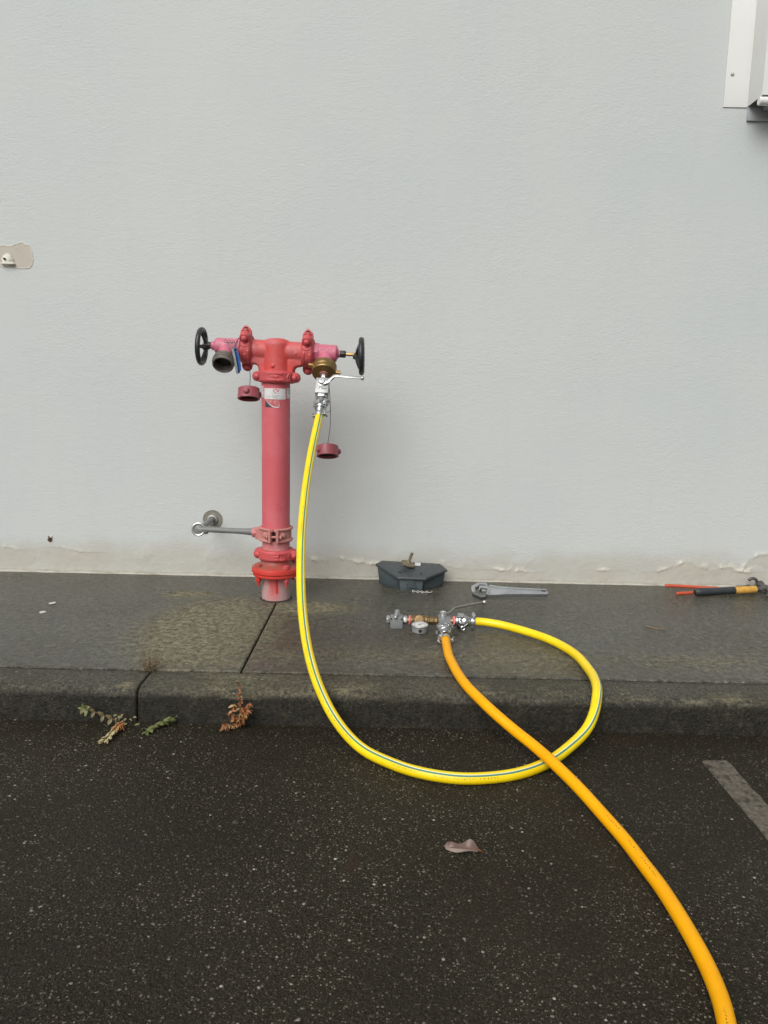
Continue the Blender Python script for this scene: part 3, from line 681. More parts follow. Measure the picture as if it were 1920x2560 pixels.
# valves ------------------------------------------------------------
def handwheel(c, a, hub, par):
    """rim centre c, axis a pointing towards the valve, hub offset along a"""
    a = V(a).normalized(); M_ = fr(c, a, (0, 0, 1))
    bm = NB(); torus(bm, M_, 0.0662, 0.0085, 56, 12, 1.2); wh = mk('handwheel', bm, MWHEEL, par)
    for k in range(5):
        t = 2 * math.pi * k / 5 + 0.35
        p0 = M_ @ V((0.010 * math.cos(t), 0.010 * math.sin(t), hub)); p1 = M_ @ V((0.064 * math.cos(t), 0.064 * math.sin(t), 0.0)); pm = M_ @ V((0.036 * math.cos(t), 0.036 * math.sin(t), hub * 0.62))
        bm = NB(); tube(bm, smooth_pts([p0, pm, p1], 5), [0.0068] * 11, 8); mk('spoke', bm, MWHEEL, wh)
    bm = NB(); lathe(bm, [(0, hub - 0.013), (0.011, hub - 0.013), (0.016, hub - 0.006), (0.016, hub + 0.004), (0.0105, hub + 0.010), (0.0105, hub + 0.014), (0, hub + 0.014)], M_, 20); mk('hub', bm, MWHEEL, wh)
    bm = NB(); lathe(bm, [(0.007, hub - 0.022), (0.007, hub - 0.012)], M_, 6); mk('spindle_nut', bm, MNUT, wh)
    return wh

DN = (fwd * 0.72 + V((0, 0, -1)) * 0.69).normalized()
# left valve
lv_par = hyd
LB = on(-0.197, 0.006)
bm = NB()
lathe(bm, [(0.0, -0.047), (0.026, -0.047), (0.0315, -0.041), (0.0325, 0.0), (0.0325, 0.030), (0.035, 0.036), (0.035, 0.066), (0, 0.066)], fr(LB, ax), 40)
lathe(bm, [(0.0275, -0.005), (0.0265, 0.03), (0.0265, 0.067)], fr(LB, DN), 36)
lathe(bm, [(0.018, -0.059), (0.018, -0.040)], fr(LB, ax), 24)
lathe(bm, [(0.014, -0.064), (0.014, -0.05)], fr(LB, ax), 24)
lvalve = fuse('valve_body', bm, MPINK, hyd, 0.0022, 3)
bm = NB(); Mn = fr(LB + DN * 0.012, DN)
lathe(bm, [(0.028, 0.052), (0.037, 0.054), (0.040, 0.057), (0.040, 0.062), (0.0385, 0.0635), (0.0385, 0.0655), (0.0425, 0.067), (0.0425, 0.0715), (0.040, 0.073), (0.040, 0.0755), (0.0435, 0.077), (0.0435, 0.0825), (0.041, 0.084), (0.041, 0.0955), (0.0395, 0.097), (0.036, 0.097), (0.0345, 0.095), (0.033, 0.060), (0.031, 0.058), (0, 0.056)], Mn, 48)
mk('nozzle_thread', bm, MBRONZE, lvalve, sharp=25)
bm = NB(); lathe(bm, [(0.0325, 0.061), (0.0325, 0.064), (0.012, 0.066), (0, 0.066)], Mn, 32); mk('valve_disc', bm, MNUT, lvalve)
bm = NB(); lathe(bm, [(0, -0.084), (0.012, -0.084), (0.0148, -0.080), (0.0148, -0.066), (0.0125, -0.062), (0, -0.062)], fr(LB, ax), 6); mk('gland_nut', bm, MNUT, lvalve, bev=0.001)
bm = NB(); lathe(bm, [(0.0062, -0.095), (0.0062, -0.07)], fr(on(-0.2), ax), 14); mk('stem', bm, MBRASS, lvalve)
handwheel(on(-0.298, 0.0), ax, 0.017, lvalve)

# right valve
RB = on(0.195, 0.004)
bm = NB()
lathe(bm, [(0.0, -0.052), (0.0375, -0.052), (0.0375, -0.030), (0.033, -0.028)], fr(RB, ax, upv), 8)
lathe(bm, [(0.0335, -0.034), (0.0335, 0.038), (0.031, 0.043), (0, 0.043)], fr(RB, ax), 40)
lathe(bm, [(0.0285, -0.005), (0.0275, 0.03), (0.0275, 0.088)], fr(RB, DN), 36)
lathe(bm, [(0.0205, 0.036), (0.0205, 0.048)], fr(RB, ax), 8); lathe(bm, [(0.0145, 0.046), (0.0145, 0.056)], fr(RB, ax), 20)
rr = random.Random(3)
for row, n in ((0.50, 6), (0.83, 7), (1.12, 7)):      # cast lettering, too worn to read
    for k in range(n):
        ang = row; d_ = upv * math.cos(ang) + fwd * math.sin(ang)
        box(bm, fr(RB + d_ * 0.0338 + ax * ((k - (n - 1) / 2) * 0.0075), d_, ax), rr.uniform(0.003, 0.005), rr.uniform(0.005, 0.008), 0.0022)
rvalve = fuse('valve_body', bm, MPINK, hyd, 0.0019, 2)
bm = NB(); lathe(bm, [(0, 0.054), (0.0125, 0.054), (0.0158, 0.058), (0.0158, 0.074), (0.0125, 0.078), (0, 0.078)], fr(RB, ax), 6); mk('gland_nut', bm, MNUT, rvalve, bev=0.001)
bm = NB(); lathe(bm, [(0.0065, 0.075), (0.0065, 0.108), (0.0085, 0.108), (0.0085, 0.114)], fr(RB, ax), 16); mk('stem', bm, MBRASS2, rvalve)
wr = handwheel(on(0.335, 0.0), -V((math.cos(-0.02), 0.0, -math.sin(-0.02))), 0.020, rvalve)

# tapping saddle and drain pipe
bm = NB()
cz = 0.2745
lathe(bm, [(0.0565, -0.029), (0.066, -0.029), (0.0695, -0.026), (0.0695, -0.021), (0.063, -0.018), (0.063, 0.018), (0.0695, 0.021), (0.0695, 0.026), (0.066, 0.029), (0.0565, 0.029), (0.0565, -0.029)], fr(PC + V((0, 0, cz)), UP), 56, False, False, R(-78), R(258))
for s in (-1, 1):
    ang = R(-90 + s * 13.5); d_ = V((math.cos(ang), math.sin(ang), 0))
    box(bm, fr(PC + d_ * 0.066 + V((s * -0.002, 0, cz)), d_, UP), 0.056, 0.010, 0.026)
    box(bm, fr(PC + d_ * 0.0665 + V((s * -0.006, 0, cz + 0.022)), d_, UP), 0.012, 0.014, 0.012)
    ang2 = R(-90 + s * 34); d2 = V((math.cos(ang2), math.sin(ang2), 0))
    lathe(bm, [(0.010, 0.055), (0.010, 0.068), (0.006, 0.072), (0, 0.072)], fr(PC + V((0, 0, cz)), d2), 12)
box(bm, fr(PC + V((-0.071, 0, cz)), (-1, 0, 0), UP), 0.046, 0.042, 0.022)
saddle = fuse('pipe_saddle', bm, MPINKCL, hyd, 0.0021, 2)
bm = NB(); lathe(bm, [(0, -0.030), (0.009, -0.030), (0.009, -0.024), (0.005, -0.023), (0.005, 0.024), (0.010, 0.025), (0.010, 0.032), (0, 0.033)], fr(PC + V((0, -0.066, cz - 0.004)), (1, 0, 0)), 10); mk('clamp_bolt', bm, MPINKCL, saddle)
bm = NB(); lathe(bm, [(0.0575, -0.024), (0.0575, 0.024)], fr(PC + V((0, 0, cz)), UP), 10, False, False, R(-98), R(-82)); mk('gap_shade_sheet', bm, MGAP, saddle)  # dark sheet coloured as the shade between the clamp lugs
bm = NB(); lathe(bm, [(0.020, 0.075), (0.0225, 0.079), (0.0225, 0.092), (0.0195, 0.098)], fr(PC + V((0, 0, cz + 0.002)), (-1, 0, 0)), 6); mk('union_nut', bm, MPINKCL, saddle, bev=0.0015)
E0 = V((-0.757, -0.361, 0.285)); J0 = PC + V((-0.097, 0, cz + 0.004)); W0 = V((-0.782, -0.0, 0.262))
bm = NB()
d0 = (E0 - J0)
pts = [J0, J0 + d0 * 0.06, J0 + d0 * 0.14] + [J0 + d0 * t for t in (0.3, 0.5, 0.7, 0.86, 0.93)]
rad = [0.0155, 0.0145, 0.0128, 0.0115, 0.0115, 0.0115, 0.0115, 0.012]
tube(bm, pts, rad, 18); drain = mk('drain_pipe', bm, MCONDUIT, hyd)
bm = NB(); Me = fr(E0, (0.05, -1, 0.12))
lathe(bm, [(0.0, -0.022), (0.016, -0.022), (0.021, -0.010), (0.0275, -0.002), (0.0285, 0.004), (0.026, 0.008), (0.021, 0.009), (0.017, 0.006), (0.006, 0.008), (0, 0.010)], Me, 36)
lathe(bm, [(0.0165, 0.0), (0.0165, 0.034), (0.014, 0.037)], fr(E0 + V((0, 0.006, -0.004)), -d0), 20)
lathe(bm, [(0.0165, 0.012), (0.0165, 0.042), (0.014, 0.045)], fr(E0, W0 - E0), 20)
mk('elbow', bm, MCONDUIT, drain)
bm = NB(); torus(bm, fr(E0 + V((0, -0.006, 0)), (0.05, -1, 0.12)), 0.0245, 0.0042, 36, 8); mk('elbow_ring', bm, MSTEEL, drain)
bm = NB(); tube(bm, [E0, W0 + V((0, -0.001, 0))], 0.012, 18); mk('wall_spur', bm, MCONDUIT, drain)
MPLATE = surf('weathered_wall_plate', (0.22, 0.21, 0.175), (0.27, 0.255, 0.21), 0.6, scale=30, amount=0.8, metal=0.2)
bm = NB(); lathe(bm, [(0.0445, -0.001), (0.0445, 0.003), (0.043, 0.0045), (0.041, 0.0038), (0.026, 0.0042), (0.025, 0.008), (0.020, 0.009), (0.012, 0.008)], fr(W0, (0, -1, 0)), 44, True, False); mk('wall_plate', bm, MPLATE, drain)
bm = NB(); torus(bm, fr(W0 + V((0, -0.009, 0)), (0, -1, 0)), 0.0175, 0.0055, 30, 8); mk('collar', bm, MALU, drain)

# stickers wrapped round the riser
AZ = math.atan2(-3.06, 0.4405)            # direction from pipe to viewer side of the pipe
RS = 0.0571
def wrap(s, z, lift=0.0):                   # s: arc length to the right of the front, z height
    a = AZ + s / RS
    return V((PC.x + (RS + lift) * math.cos(a), PC.y + (RS + lift) * math.sin(a), z + s * -0.012))
def patch(name, s0, s1, z0, z1, mtl, lift=0.0003, edge=0.0, par=None):
    bm = NB(); n = 14; cols = []
    for k in range(n + 1):
        s = s0 + (s1 - s0) * k / n
        cols.append([bm.verts.new(wrap(s, z0 + edge * n3(s, 1, 120), lift)), bm.verts.new(wrap(s, z1 + edge * n3(s, 2, 120), lift))])
    for a, b in zip(cols, cols[1:]): bm.faces.new((a[0], b[0], b[1], a[1]))
    o = mk(name, bm, mtl, par or hyd); return o
stk = patch('sticker', -0.051, 0.0405, 0.8185, 0.8605, MSTICK, 0.0004, 0.0006)
text_mesh('CV', 0.0185, lambda x, y: wrap(x + 0.001, 0.8505 + y, 0.0007), 'lettering', MRED, stk, True)
text_mesh('SERVICE GROUP', 0.0042, lambda x, y: wrap(x, 0.8405 + y, 0.0007), 'lettering', MGREY, stk, False, 1.1)
rr = random.Random(11)
bm = NB()
for z, a_, b_, h_ in ((0.8370, -.022, .022, .0005), (0.8335, -.014, .012, .0013), (0.8300, -.044, .034, .0013), (0.8262, -.015, .008, .0016), (0.8225, -.043, -.022, .0012), (0.8225, -.010, .034, .0012)):
    s = a_
    while s < b_:
        l = rr.uniform(0.002, 0.006) if h_ > .0006 else b_ - a_
        l = min(l, b_ - s); k0 = [wrap(s, z - h_ / 2, 0.0007), wrap(s + l, z - h_ / 2, 0.0007), wrap(s + l, z + h_ / 2, 0.0007), wrap(s, z + h_ / 2, 0.0007)]
        bm.faces.new([bm.verts.new(q) for q in k0]); s += l + 0.0012
o = mk('fine_print', bm, MGREY, stk); o['kind'] = 'stuff'
for s0, s1, z0, z1 in ((-0.098, -0.0565, 0.824, 0.868), (0.0465, 0.086, 0.8215, 0.863)):
    st = patch('sticker', s0, s1, z0, z1, MSTICK, 0.0004, 0.0004)
    bm = NB()
    for row in range(7):
        z = z1 - 0.005 - row * 0.0055; s = s0 + 0.004
        while s < s1 - 0.006:
            l = rr.uniform(0.003, 0.008); h_ = rr.choice((0.0016, 0.003, 0.001))
            if rr.random() < 0.6:
                k0 = [wrap(s, z - h_ / 2, 0.0007), wrap(s + l, z - h_ / 2, 0.0007), wrap(s + l, z + h_ / 2, 0.0007), wrap(s, z + h_ / 2, 0.0007)]
                bm.faces.new([bm.verts.new(q) for q in k0])
            s += l + 0.002
    o = mk('fine_print', bm, MBLK, st); o['kind'] = 'stuff'
# torn remains of an older sticker below
old = patch('torn_sticker', -0.0455, 0.0185, 0.787, 0.8175, MBLK, 0.0003)
MTORN = surf('torn_red_film', (0.50, 0.085, 0.10), (0.62, 0.50, 0.50), 0.5, scale=120, amount=0.35)
arc = [(-0.0445, 0.8172), (-0.040, 0.811), (-0.034, 0.805), (-0.027, 0.7985), (-0.021, 0.7935), (-0.013, 0.7885), (-0.004, 0.7862), (0.010, 0.7858)]
bm = NB(); cols = []
for k in range(29):
    sx = -0.0445 + (0.0182 + 0.0445) * k / 28
    zb = 0.7875
    for a, b in zip(arc, arc[1:]):
        if a[0] <= sx <= b[0]: zb = a[1] + (b[1] - a[1]) * (sx - a[0]) / (b[0] - a[0])
    cols.append([bm.verts.new(wrap(sx, zb, 0.0007)), bm.verts.new(wrap(sx, 0.8174, 0.0007))])
for a, b in zip(cols, cols[1:]): bm.faces.new((a[0], b[0], b[1], a[1]))
mk('torn_film', bm, MTORN, old)
bm = NB()
for a, b in zip(arc, arc[1:]):
    for k in range(3):
        t0, t1 = k / 3, (k + 1) / 3
        q0 = [a[i] + (b[i] - a[i]) * t0 for i in (0, 1)]; q1 = [a[i] + (b[i] - a[i]) * t1 for i in (0, 1)]
        w0, w1 = [0.0012 + 0.0016 * abs(n3(q[0], q[1], 300)) + (0.0018 if q[0] > -0.016 else 0) for q in (q0, q1)]
        bm.faces.new([bm.verts.new(wrap(*q, 0.001)) for q in (q0, q1, (q1[0] + w1 * .5, q1[1] + w1), (q0[0] + w0 * .5, q0[1] + w0))])
for (s, z, a_, b_) in ((.012, .795, .0016, .018), (-.004, .811, .004, .002), (.003, .8135, .003, .0018), (-.001, .807, .002, .0014), (.007, .8105, .0025, .003)):
    bm.faces.new([bm.verts.new(wrap(s + x * a_ / 2, z + y * b_ / 2, 0.001)) for x, y in ((-1, -1), (1, -.8), (.8, 1), (-.9, .9))])
o = mk('torn_paper_edge', bm, MSTICK, old); o['kind'] = 'stuff'

# ------------------------------------------------------------------ hanging blank caps
def blank_cap(c, d, lugdir, wire, label):
    c, d = V(c), V(d).normalized()     # d: from closed top to open mouth
    t = thing('blank_cap', label, 'cap', c, 'hanging blank caps')
    M_ = fr(c, d)
    bm = NB(); lathe(bm, [(0, -0.021), (0.039, -0.021), (0.0425, -0.018), (0.0435, 0.016), (0.0445, 0.0185), (0.0445, 0.0215), (0.043, 0.023), (0.0395, 0.023), (0.038, 0.0215), (0.0375, 0.012)], M_, 52, True, False)
    mk('cap_shell', bm, MCAP, t, sharp=30)
    bm = NB(); lathe(bm, [(0.0375, 0.0125), (0.0372, -0.012), (0.032, -0.015), (0, -0.015)], M_, 40, False); mk('cap_inside', bm, MCAPIN, t)
    for l in lugdir:
        l = V(l); l = (l - d * l.dot(d)).normalized()
        bm = NB(); lathe(bm, [(0.0135, 0.040), (0.0115, 0.046), (0.010, 0.051), (0.006, 0.0535), (0, 0.054)], fr(c + d * 0.001, l), 20, False); mk('lug', bm, MCAP, t)
    bm = NB(); tube(bm, smooth_pts(wire, 8), 0.0013, 6); mk('wire', bm, MWIRE, t)
    bm = NB(); torus(bm, fr(V(wire[-1]), (0.3, -1, 0)), 0.0045, 0.0013, 14, 6); mk('wire_loop', bm, MWIRE, t)
blank_cap((-0.546, -0.372, 0.839), (0.02, -0.27, -0.96), [(-0.05, -1, 0.0), (0.9, 0.5, 0)],
          [(-0.549, -0.362, 0.945), (-0.543, -0.366, 0.925), (-0.541, -0.368, 0.90), (-0.543, -0.367, 0.875), (-0.545, -0.366, 0.858)], 'maroon blank cap hanging on a wire under the left pink valve coupling')
blank_cap((-0.231, -0.375, 0.618), (0.03, -0.33, -0.94), [(-0.8, -0.7, 0.0), (0.85, 0.2, 0)],
          [(-0.226, -0.372, 0.962), (-0.228, -0.380, 0.90), (-0.224, -0.372, 0.82), (-0.222, -0.366, 0.76), (-0.224, -0.366, 0.70), (-0.230, -0.368, 0.66), (-0.2315, -0.369, 0.637)], 'maroon open blank cap hanging lower beside the yellow hose')

# ------------------------------------------------------------------ key tag wired to the left valve
tg = thing('key_tag', 'blue and grey plastic tag wired to the left pink valve', 'tag', (-0.585, -0.41, 0.92))
def strip(bm, pts, w, wdir, th=0.0014):
    pts = [V(p) for p in pts]; wv = V(wdir).normalized()
    rings = []
    for i, p in enumerate(pts):
        t_ = (pts[min(i + 1, len(pts) - 1)] - pts[max(i - 1, 0)]).normalized(); n_ = t_.cross(wv).normalized()
        ww = w[i] if isinstance(w, list) else w
        rings.append([bm.verts.new(p + wv * (a * ww / 2) + n_ * (b * th / 2)) for a, b in ((-1, -1), (1, -1), (1, 1), (-1, 1))])
    for a, b in zip(rings, rings[1:]):
        for k in range(4): bm.faces.new((a[k], a[(k + 1) % 4], b[(k + 1) % 4], b[k]))
    bm.faces.new(rings[0][::-1]); bm.faces.new(rings[-1])
ty = -0.425
bm = NB(); strip(bm, smooth_pts([(-0.592, ty, 1.012), (-0.583, ty - .004, 0.99), (-0.576, ty - .006, 0.96), (-0.573, ty - .006, 0.935), (-0.575, ty - .004, 0.915)], 6), [0.012] + [0.019] * 20 + [0.017, 0.013, 0.010, 0.008], (0.9, -0.4, 0.12), 0.002); mk('tag_plate', bm, MBLUE, tg, bev=0.0004)
bm = NB(); strip(bm, smooth_pts([(-0.598, ty - .01, 1.008), (-0.591, ty - .012, 0.985), (-0.586, ty - .013, 0.96), (-0.582, ty - .012, 0.935), (-0.579, ty - .010, 0.912)], 6), [0.008] + [0.012] * 20 + [0.010, 0.008, 0.007, 0.004], (0.85, -0.5, 0.1), 0.0016); mk('tag_plate', bm, MALU, tg, bev=0.0003)
bm = NB(); strip(bm, smooth_pts([(-0.590, ty - .006, 1.010), (-0.596, ty - .007, 1.0), (-0.595, ty - .007, 0.992)], 4), 0.016, (0.9, -0.4, 0.0), 0.002); mk('tag_holder', bm, surf('navy_plastic', (0.02, 0.04, 0.11), None, 0.4), tg)
bm = NB(); torus(bm, fr((-0.592, ty - .008, 1.006), (0.4, -0.9, 0.1)), 0.012, 0.0011, 24, 6); mk('ring', bm, MCHROME, tg)
bm = NB(); pts = []
for k in range(70):
    t = k / 69; b_ = V((-0.626, -0.400, 1.036)).lerp(V((-0.583, -0.418, 1.033)), t); a_ = t * 34
    pts.append(b_ + V((0, math.cos(a_), math.sin(a_))) * (0.0025 + 0.005 * abs(math.sin(t * 9))))
tube(bm, pts, 0.0011, 5); tube(bm, smooth_pts([(-0.583, -0.415, 1.033), (-0.578, -0.424, 1.045), (-0.580, -0.425, 1.03), (-0.590, ty - .008, 1.016), (-0.585, ty, 1.022), (-0.577, -0.41, 1.05), (-0.581, -0.36, 1.045)], 8), 0.0012, 5)
torus(bm, fr((-0.631, -0.398, 1.037), (0.2, -1, 0.4)), 0.006, 0.0011, 16, 5, 1.0); mk('twisted_wire', bm, MWIRE, tg)

# ------------------------------------------------------------------ ball valve hanging from the right outlet
bv = thing('ball_valve', 'silver ball valve with brass adaptor and lever on the right hydrant outlet', 'valve', (-0.247, -0.45, 0.80))
OB = RB + DN * 0.025
Mb = fr(OB, DN)
bm = NB(); lathe(bm, [(0.029, 0.050), (0.044, 0.050), (0.0475, 0.053), (0.0475, 0.072), (0.0465, 0.074), (0.0465, 0.090), (0.045, 0.093), (0.012, 0.095), (0, 0.095)], Mb, 52, False); ad = mk('brass_adaptor', bm, MBRASS, bv, sharp=25)
for s, hgt in ((-1, 0.058), (1, 0.082)):
    l = (ax * s + V((0, -0.12, 0.0)) + upv * (0.12 if s < 0 else -0.2)).normalized(); l = (l - DN * l.dot(DN)).normalized()
    bm = NB(); lathe(bm, [(0.0088, 0.042), (0.0088, 0.062), (0.0075, 0.0635), (0, 0.0635)], fr(OB + DN * hgt, l), 18); mk('lug', bm, MBRASS2, ad)
P1 = OB + DN * 0.094
D2 = V((-0.02, -0.575, -0.82)).normalized()
NB2 = V((0.0, -0.82, 0.575)); NB2 = (NB2 - D2 * NB2.dot(D2)).normalized()      # block's lit face
XD = V((1, 0, 0)); XD = (XD - D2 * XD.dot(D2) - NB2 * XD.dot(NB2)).normalized()
def bl(s, x=0.0, n=0.0): return P1 + D2 * s + XD * x + NB2 * n
bm = NB(); lathe(bm, [(0.014, -0.002), (0.0165, 0.0), (0.0165, 0.003), (0.012, 0.004)], fr(P1, D2), 24); mk('seal_ring', bm, MPINKCL, bv)
bm = NB(); lathe(bm, [(0.0115, 0.002), (0.0122, 0.003), (0.0122, 0.022), (0.0115, 0.024)], fr(P1, D2), 6); mk('nipple', bm, MSTEEL, bv)
bm = NB(); lathe(bm, [(0.0105, 0.022), (0.0118, 0.025), (0.0118, 0.034), (0.0105, 0.036)], fr(P1, D2), 22); mk('brass_ring', bm, MBRASS2, bv)
bm = NB(); box(bm, fr(bl(0.068, 0.0, 0.0), D2, XD), 0.049, 0.046, 0.068); blk = mk('valve_block', bm, MALU, bv, bev=0.0022)
bm = NB(); lathe(bm, [(0.0155, 0.022), (0.0155, 0.027), (0.0125, 0.028), (0.0125, 0.036), (0.011, 0.038), (0.004, 0.0382), (0.0035, 0.0365), (0, 0.0365)], fr(bl(0.058, -0.002), NB2), 26); mk('spindle_cap', bm, MSTEEL, bv, sharp=30)
lv = [bl(0.061, 0.004, 0.031), bl(0.056, 0.022, 0.031), bl(0.035, 0.042, 0.036), bl(0.034, 0.055, 0.038), bl(0.037, 0.10, 0.038), bl(0.0405, 0.150, 0.038)]
bm = NB(); strip(bm, lv, [0.020, 0.017, 0.0125, 0.0115, 0.0105, 0.009], D2 * 0.96 + V((0, 0, 0)), 0.0045); lever = mk('lever', bm, MSTEEL, bv, bev=0.001)
bm = NB(); ball(bm, bl(0.0406, 0.1515, 0.038), 0.0078); mk('lever_ball', bm, MSTEEL, lever)
bm = NB(); lathe(bm, [(0.004, 0.022), (0.0045, 0.025), (0, 0.027)], fr(bl(0.083, -0.002), NB2), 10); box(bm, fr(bl(0.08, 0.003, 0.025), NB2, XD + D2 * 0.3), 0.026, 0.006, 0.004); mk('stop_pin', bm, MCHROME, bv)
bm = NB(); lathe(bm, [(0.020, 0.100), (0.0245, 0.103), (0.0245, 0.112), (0.0225, 0.116), (0.018, 0.116)], fr(P1, D2, XD), 6); mk('hex_adaptor', bm, MSTEEL, bv, bev=0.001)

def claw(base, d, x, name, par, s=1.0, shell=MCHROME):
    """claw-type quick coupling pair along d"""
    base, d = V(base), V(d).normalized(); M_ = fr(base, d, x); xv = (M_ @ V((1, 0, 0))) - base; yv = (M_ @ V((0, 1, 0))) - base
    bm = NB()
    lathe(bm, [(0.014 * s, 0), (0.019 * s, 0.003 * s), (0.019 * s, 0.010 * s), (0.0235 * s, 0.013 * s), (0.0235 * s, 0.021 * s), (0.0195 * s, 0.024 * s), (0.021 * s, 0.031 * s), (0.023 * s, 0.036 * s), (0.0215 * s, 0.044 * s), (0.0175 * s, 0.048 * s), (0.0165 * s, 0.058 * s), (0.0140 * s, 0.062 * s)], M_, 26)
    for k in range(2):
        a = k * math.pi + 0.5; q = base + (xv * math.cos(a) + yv * math.sin(a)) * (0.023 * s) + d * (0.021 * s)
        box(bm, fr(q, d, xv * math.cos(a) + yv * math.sin(a)), 0.011 * s, 0.020 * s, 0.024 * s)
        a += math.pi / 2; q = base + (xv * math.cos(a) + yv * math.sin(a)) * (0.022 * s) + d * (0.027 * s)
        box(bm, fr(q, d, xv * math.cos(a) + yv * math.sin(a)), 0.010 * s, 0.022 * s, 0.020 * s)
    o = fuse(name, bm, shell, par, 0.0015, 2)
    return o, xv, yv
CB = bl(0.116)
cd = V((-0.06, -0.60, -0.80)).normalized()
c1, xv, yv = claw(CB, cd, XD, 'claw_coupling', bv)
bm = NB(); tube(bm, smooth_pts([bl(.098, .02, .0), bl(.13, .029, .012), bl(.155, .026, .02), bl(.175, .018, .018)], 6), 0.0012, 5); mk('locking_wire', bm, MWIRE, c1)
bm = NB(); tube(bm, smooth_pts([bl(.128, .03, .01), bl(.15, .036, .0), bl(.168, .034, -.004), bl(.18, .022, .01)], 6), 0.001, 5); mk('locking_wire', bm, MWIRE, c1)
bm = NB(); tube(bm, [bl(0.137, 0.021, 0.022), bl(0.178, 0.019, 0.024)], 0.0021, 6); mk('safety_pin', bm, MCHROME, c1)

# ------------------------------------------------------------------ hoses
def hose_mat(name, base, alt, stripe):
    m, nt, p = mat(name)
    uv = nd(nt, 'ShaderNodeTexCoord', 'UV'); P = pos(nt)
    u = sep(nt, uv, 0); v = mathn(nt, 'MULTIPLY', mathn(nt, 'SUBTRACT', sep(nt, uv, 1), 0.5), 0.0924)      # metres round the hose
    c = mixc(nt, ramp(nt, noi(nt, P, 14, 4, 0.6), 0.35, 0.7), base, alt)
    def band(c, v0, w, col, k=1.0):
        d = mathn(nt, 'ABSOLUTE', mathn(nt, 'SUBTRACT', v, v0)); return mixc(nt, mathn(nt, 'MULTIPLY', ramp(nt, d, w, w + 0.0004, 1.0, 0.0), k), c, col)
    if stripe:
        c = band(c, -0.0031, 0.0012, (0.78, 0.80, 0.62), 0.8)
        c = band(c, 0.0, 0.0022, (0.028, 0.20, 0.165), 0.95)
    # printed text, too small to read: broken dark marks in a row
    cell = nd(nt, 'ShaderNodeCombineXYZ', 0, None, X=mathn(nt, 'MULTIPLY', u, 260.0), Y=mathn(nt, 'MULTIPLY', v, 520.0), Z=0.0)
    marks = ramp(nt, noi(nt, cell, 1.0, 1.5, 0.5), 0.52, 0.60)
    words = ramp(nt, noi(nt, nd(nt, 'ShaderNodeCombineXYZ', 0, None, X=mathn(nt, 'MULTIPLY', u, 22.0), Y=3.3, Z=0.0), 1.0, 1, 0.5), 0.40, 0.46)
    runs = ramp(nt, noi(nt, nd(nt, 'ShaderNodeCombineXYZ', 0, None, X=mathn(nt, 'MULTIPLY', u, 2.3), Y=7.1, Z=0.0), 1.0, 1, 0.5), 0.46 if stripe else 0.56, 0.49 if stripe else 0.58)
    row = ramp(nt, mathn(nt, 'ABSOLUTE', mathn(nt, 'SUBTRACT', v, 0.0068 if stripe else 0.012)), 0.0016, 0.002, 1.0, 0.0)
    c = mixc(nt, mathn(nt, 'MULTIPLY', mathn(nt, 'MULTIPLY', marks, words), mathn(nt, 'MULTIPLY', mathn(nt, 'MULTIPLY', row, runs), 0.85)), c, (0.03, 0.03, 0.025))
    # scuffs and road grime
    sc = noi(nt, nd(nt, 'ShaderNodeCombineXYZ', 0, None, X=mathn(nt, 'MULTIPLY', u, 60.0), Y=mathn(nt, 'MULTIPLY', v, 90.0), Z=0.0), 1.0, 5, 0.75)
    c = mixc(nt, mathn(nt, 'MULTIPLY', ramp(nt, sc, 0.64, 0.76), 0.55), c, (0.22, 0.13, 0.01))
    c = mixc(nt, mathn(nt, 'MULTIPLY', ramp(nt, noi(nt, P, 9, 6, 0.7), 0.56, 0.75), 0.22), c, (0.45, 0.30, 0.02))
    put(nt, p.inputs['Base Color'], c)
    put(nt, p.inputs['Roughness'], ramp(nt, noi(nt, P, 25, 4), 0.3, 0.7, 0.28 if stripe else 0.36, 0.5))
    p.inputs['Specular IOR Level'].default_value = 0.45 if stripe else 0.22
    w = nd(nt, 'ShaderNodeTexWave', 0, {'wave_type': 'BANDS', 'bands_direction': 'X'}, Vector=nd(nt, 'ShaderNodeCombineXYZ', 0, None, X=u, Y=v, Z=0.0), Scale=75.0, Distortion=0.6)
    put(nt, p.inputs['Normal'], bump(nt, mathn(nt, 'ADD', mathn(nt, 'MULTIPLY', w, 0.5 if not stripe else 0.12), noi(nt, P, 120, 3)), 0.22, 0.0012))
    return m
MY = hose_mat('yellow_hose_rubber', (0.88, 0.63, 0.004), (0.92, 0.69, 0.008), True)
MO = hose_mat('orange_hose_rubber', (0.88, 0.385, 0.0), (0.92, 0.42, 0.0), False)
def hose(name, label, ctrl, r, mtl, refs=None):
    per = 14
    pts = smooth_pts([c[:3] for c in ctrl], per)
    rf = smooth_pts(refs, per) if refs else [V((0, 0, 1))] * len(pts)
    bm = NB(); tube(bm, pts, r, 22, rf, True)
    o = mk(name, bm, mtl, None, sharp=80); tag(o, label, 'hose')
    return o, pts
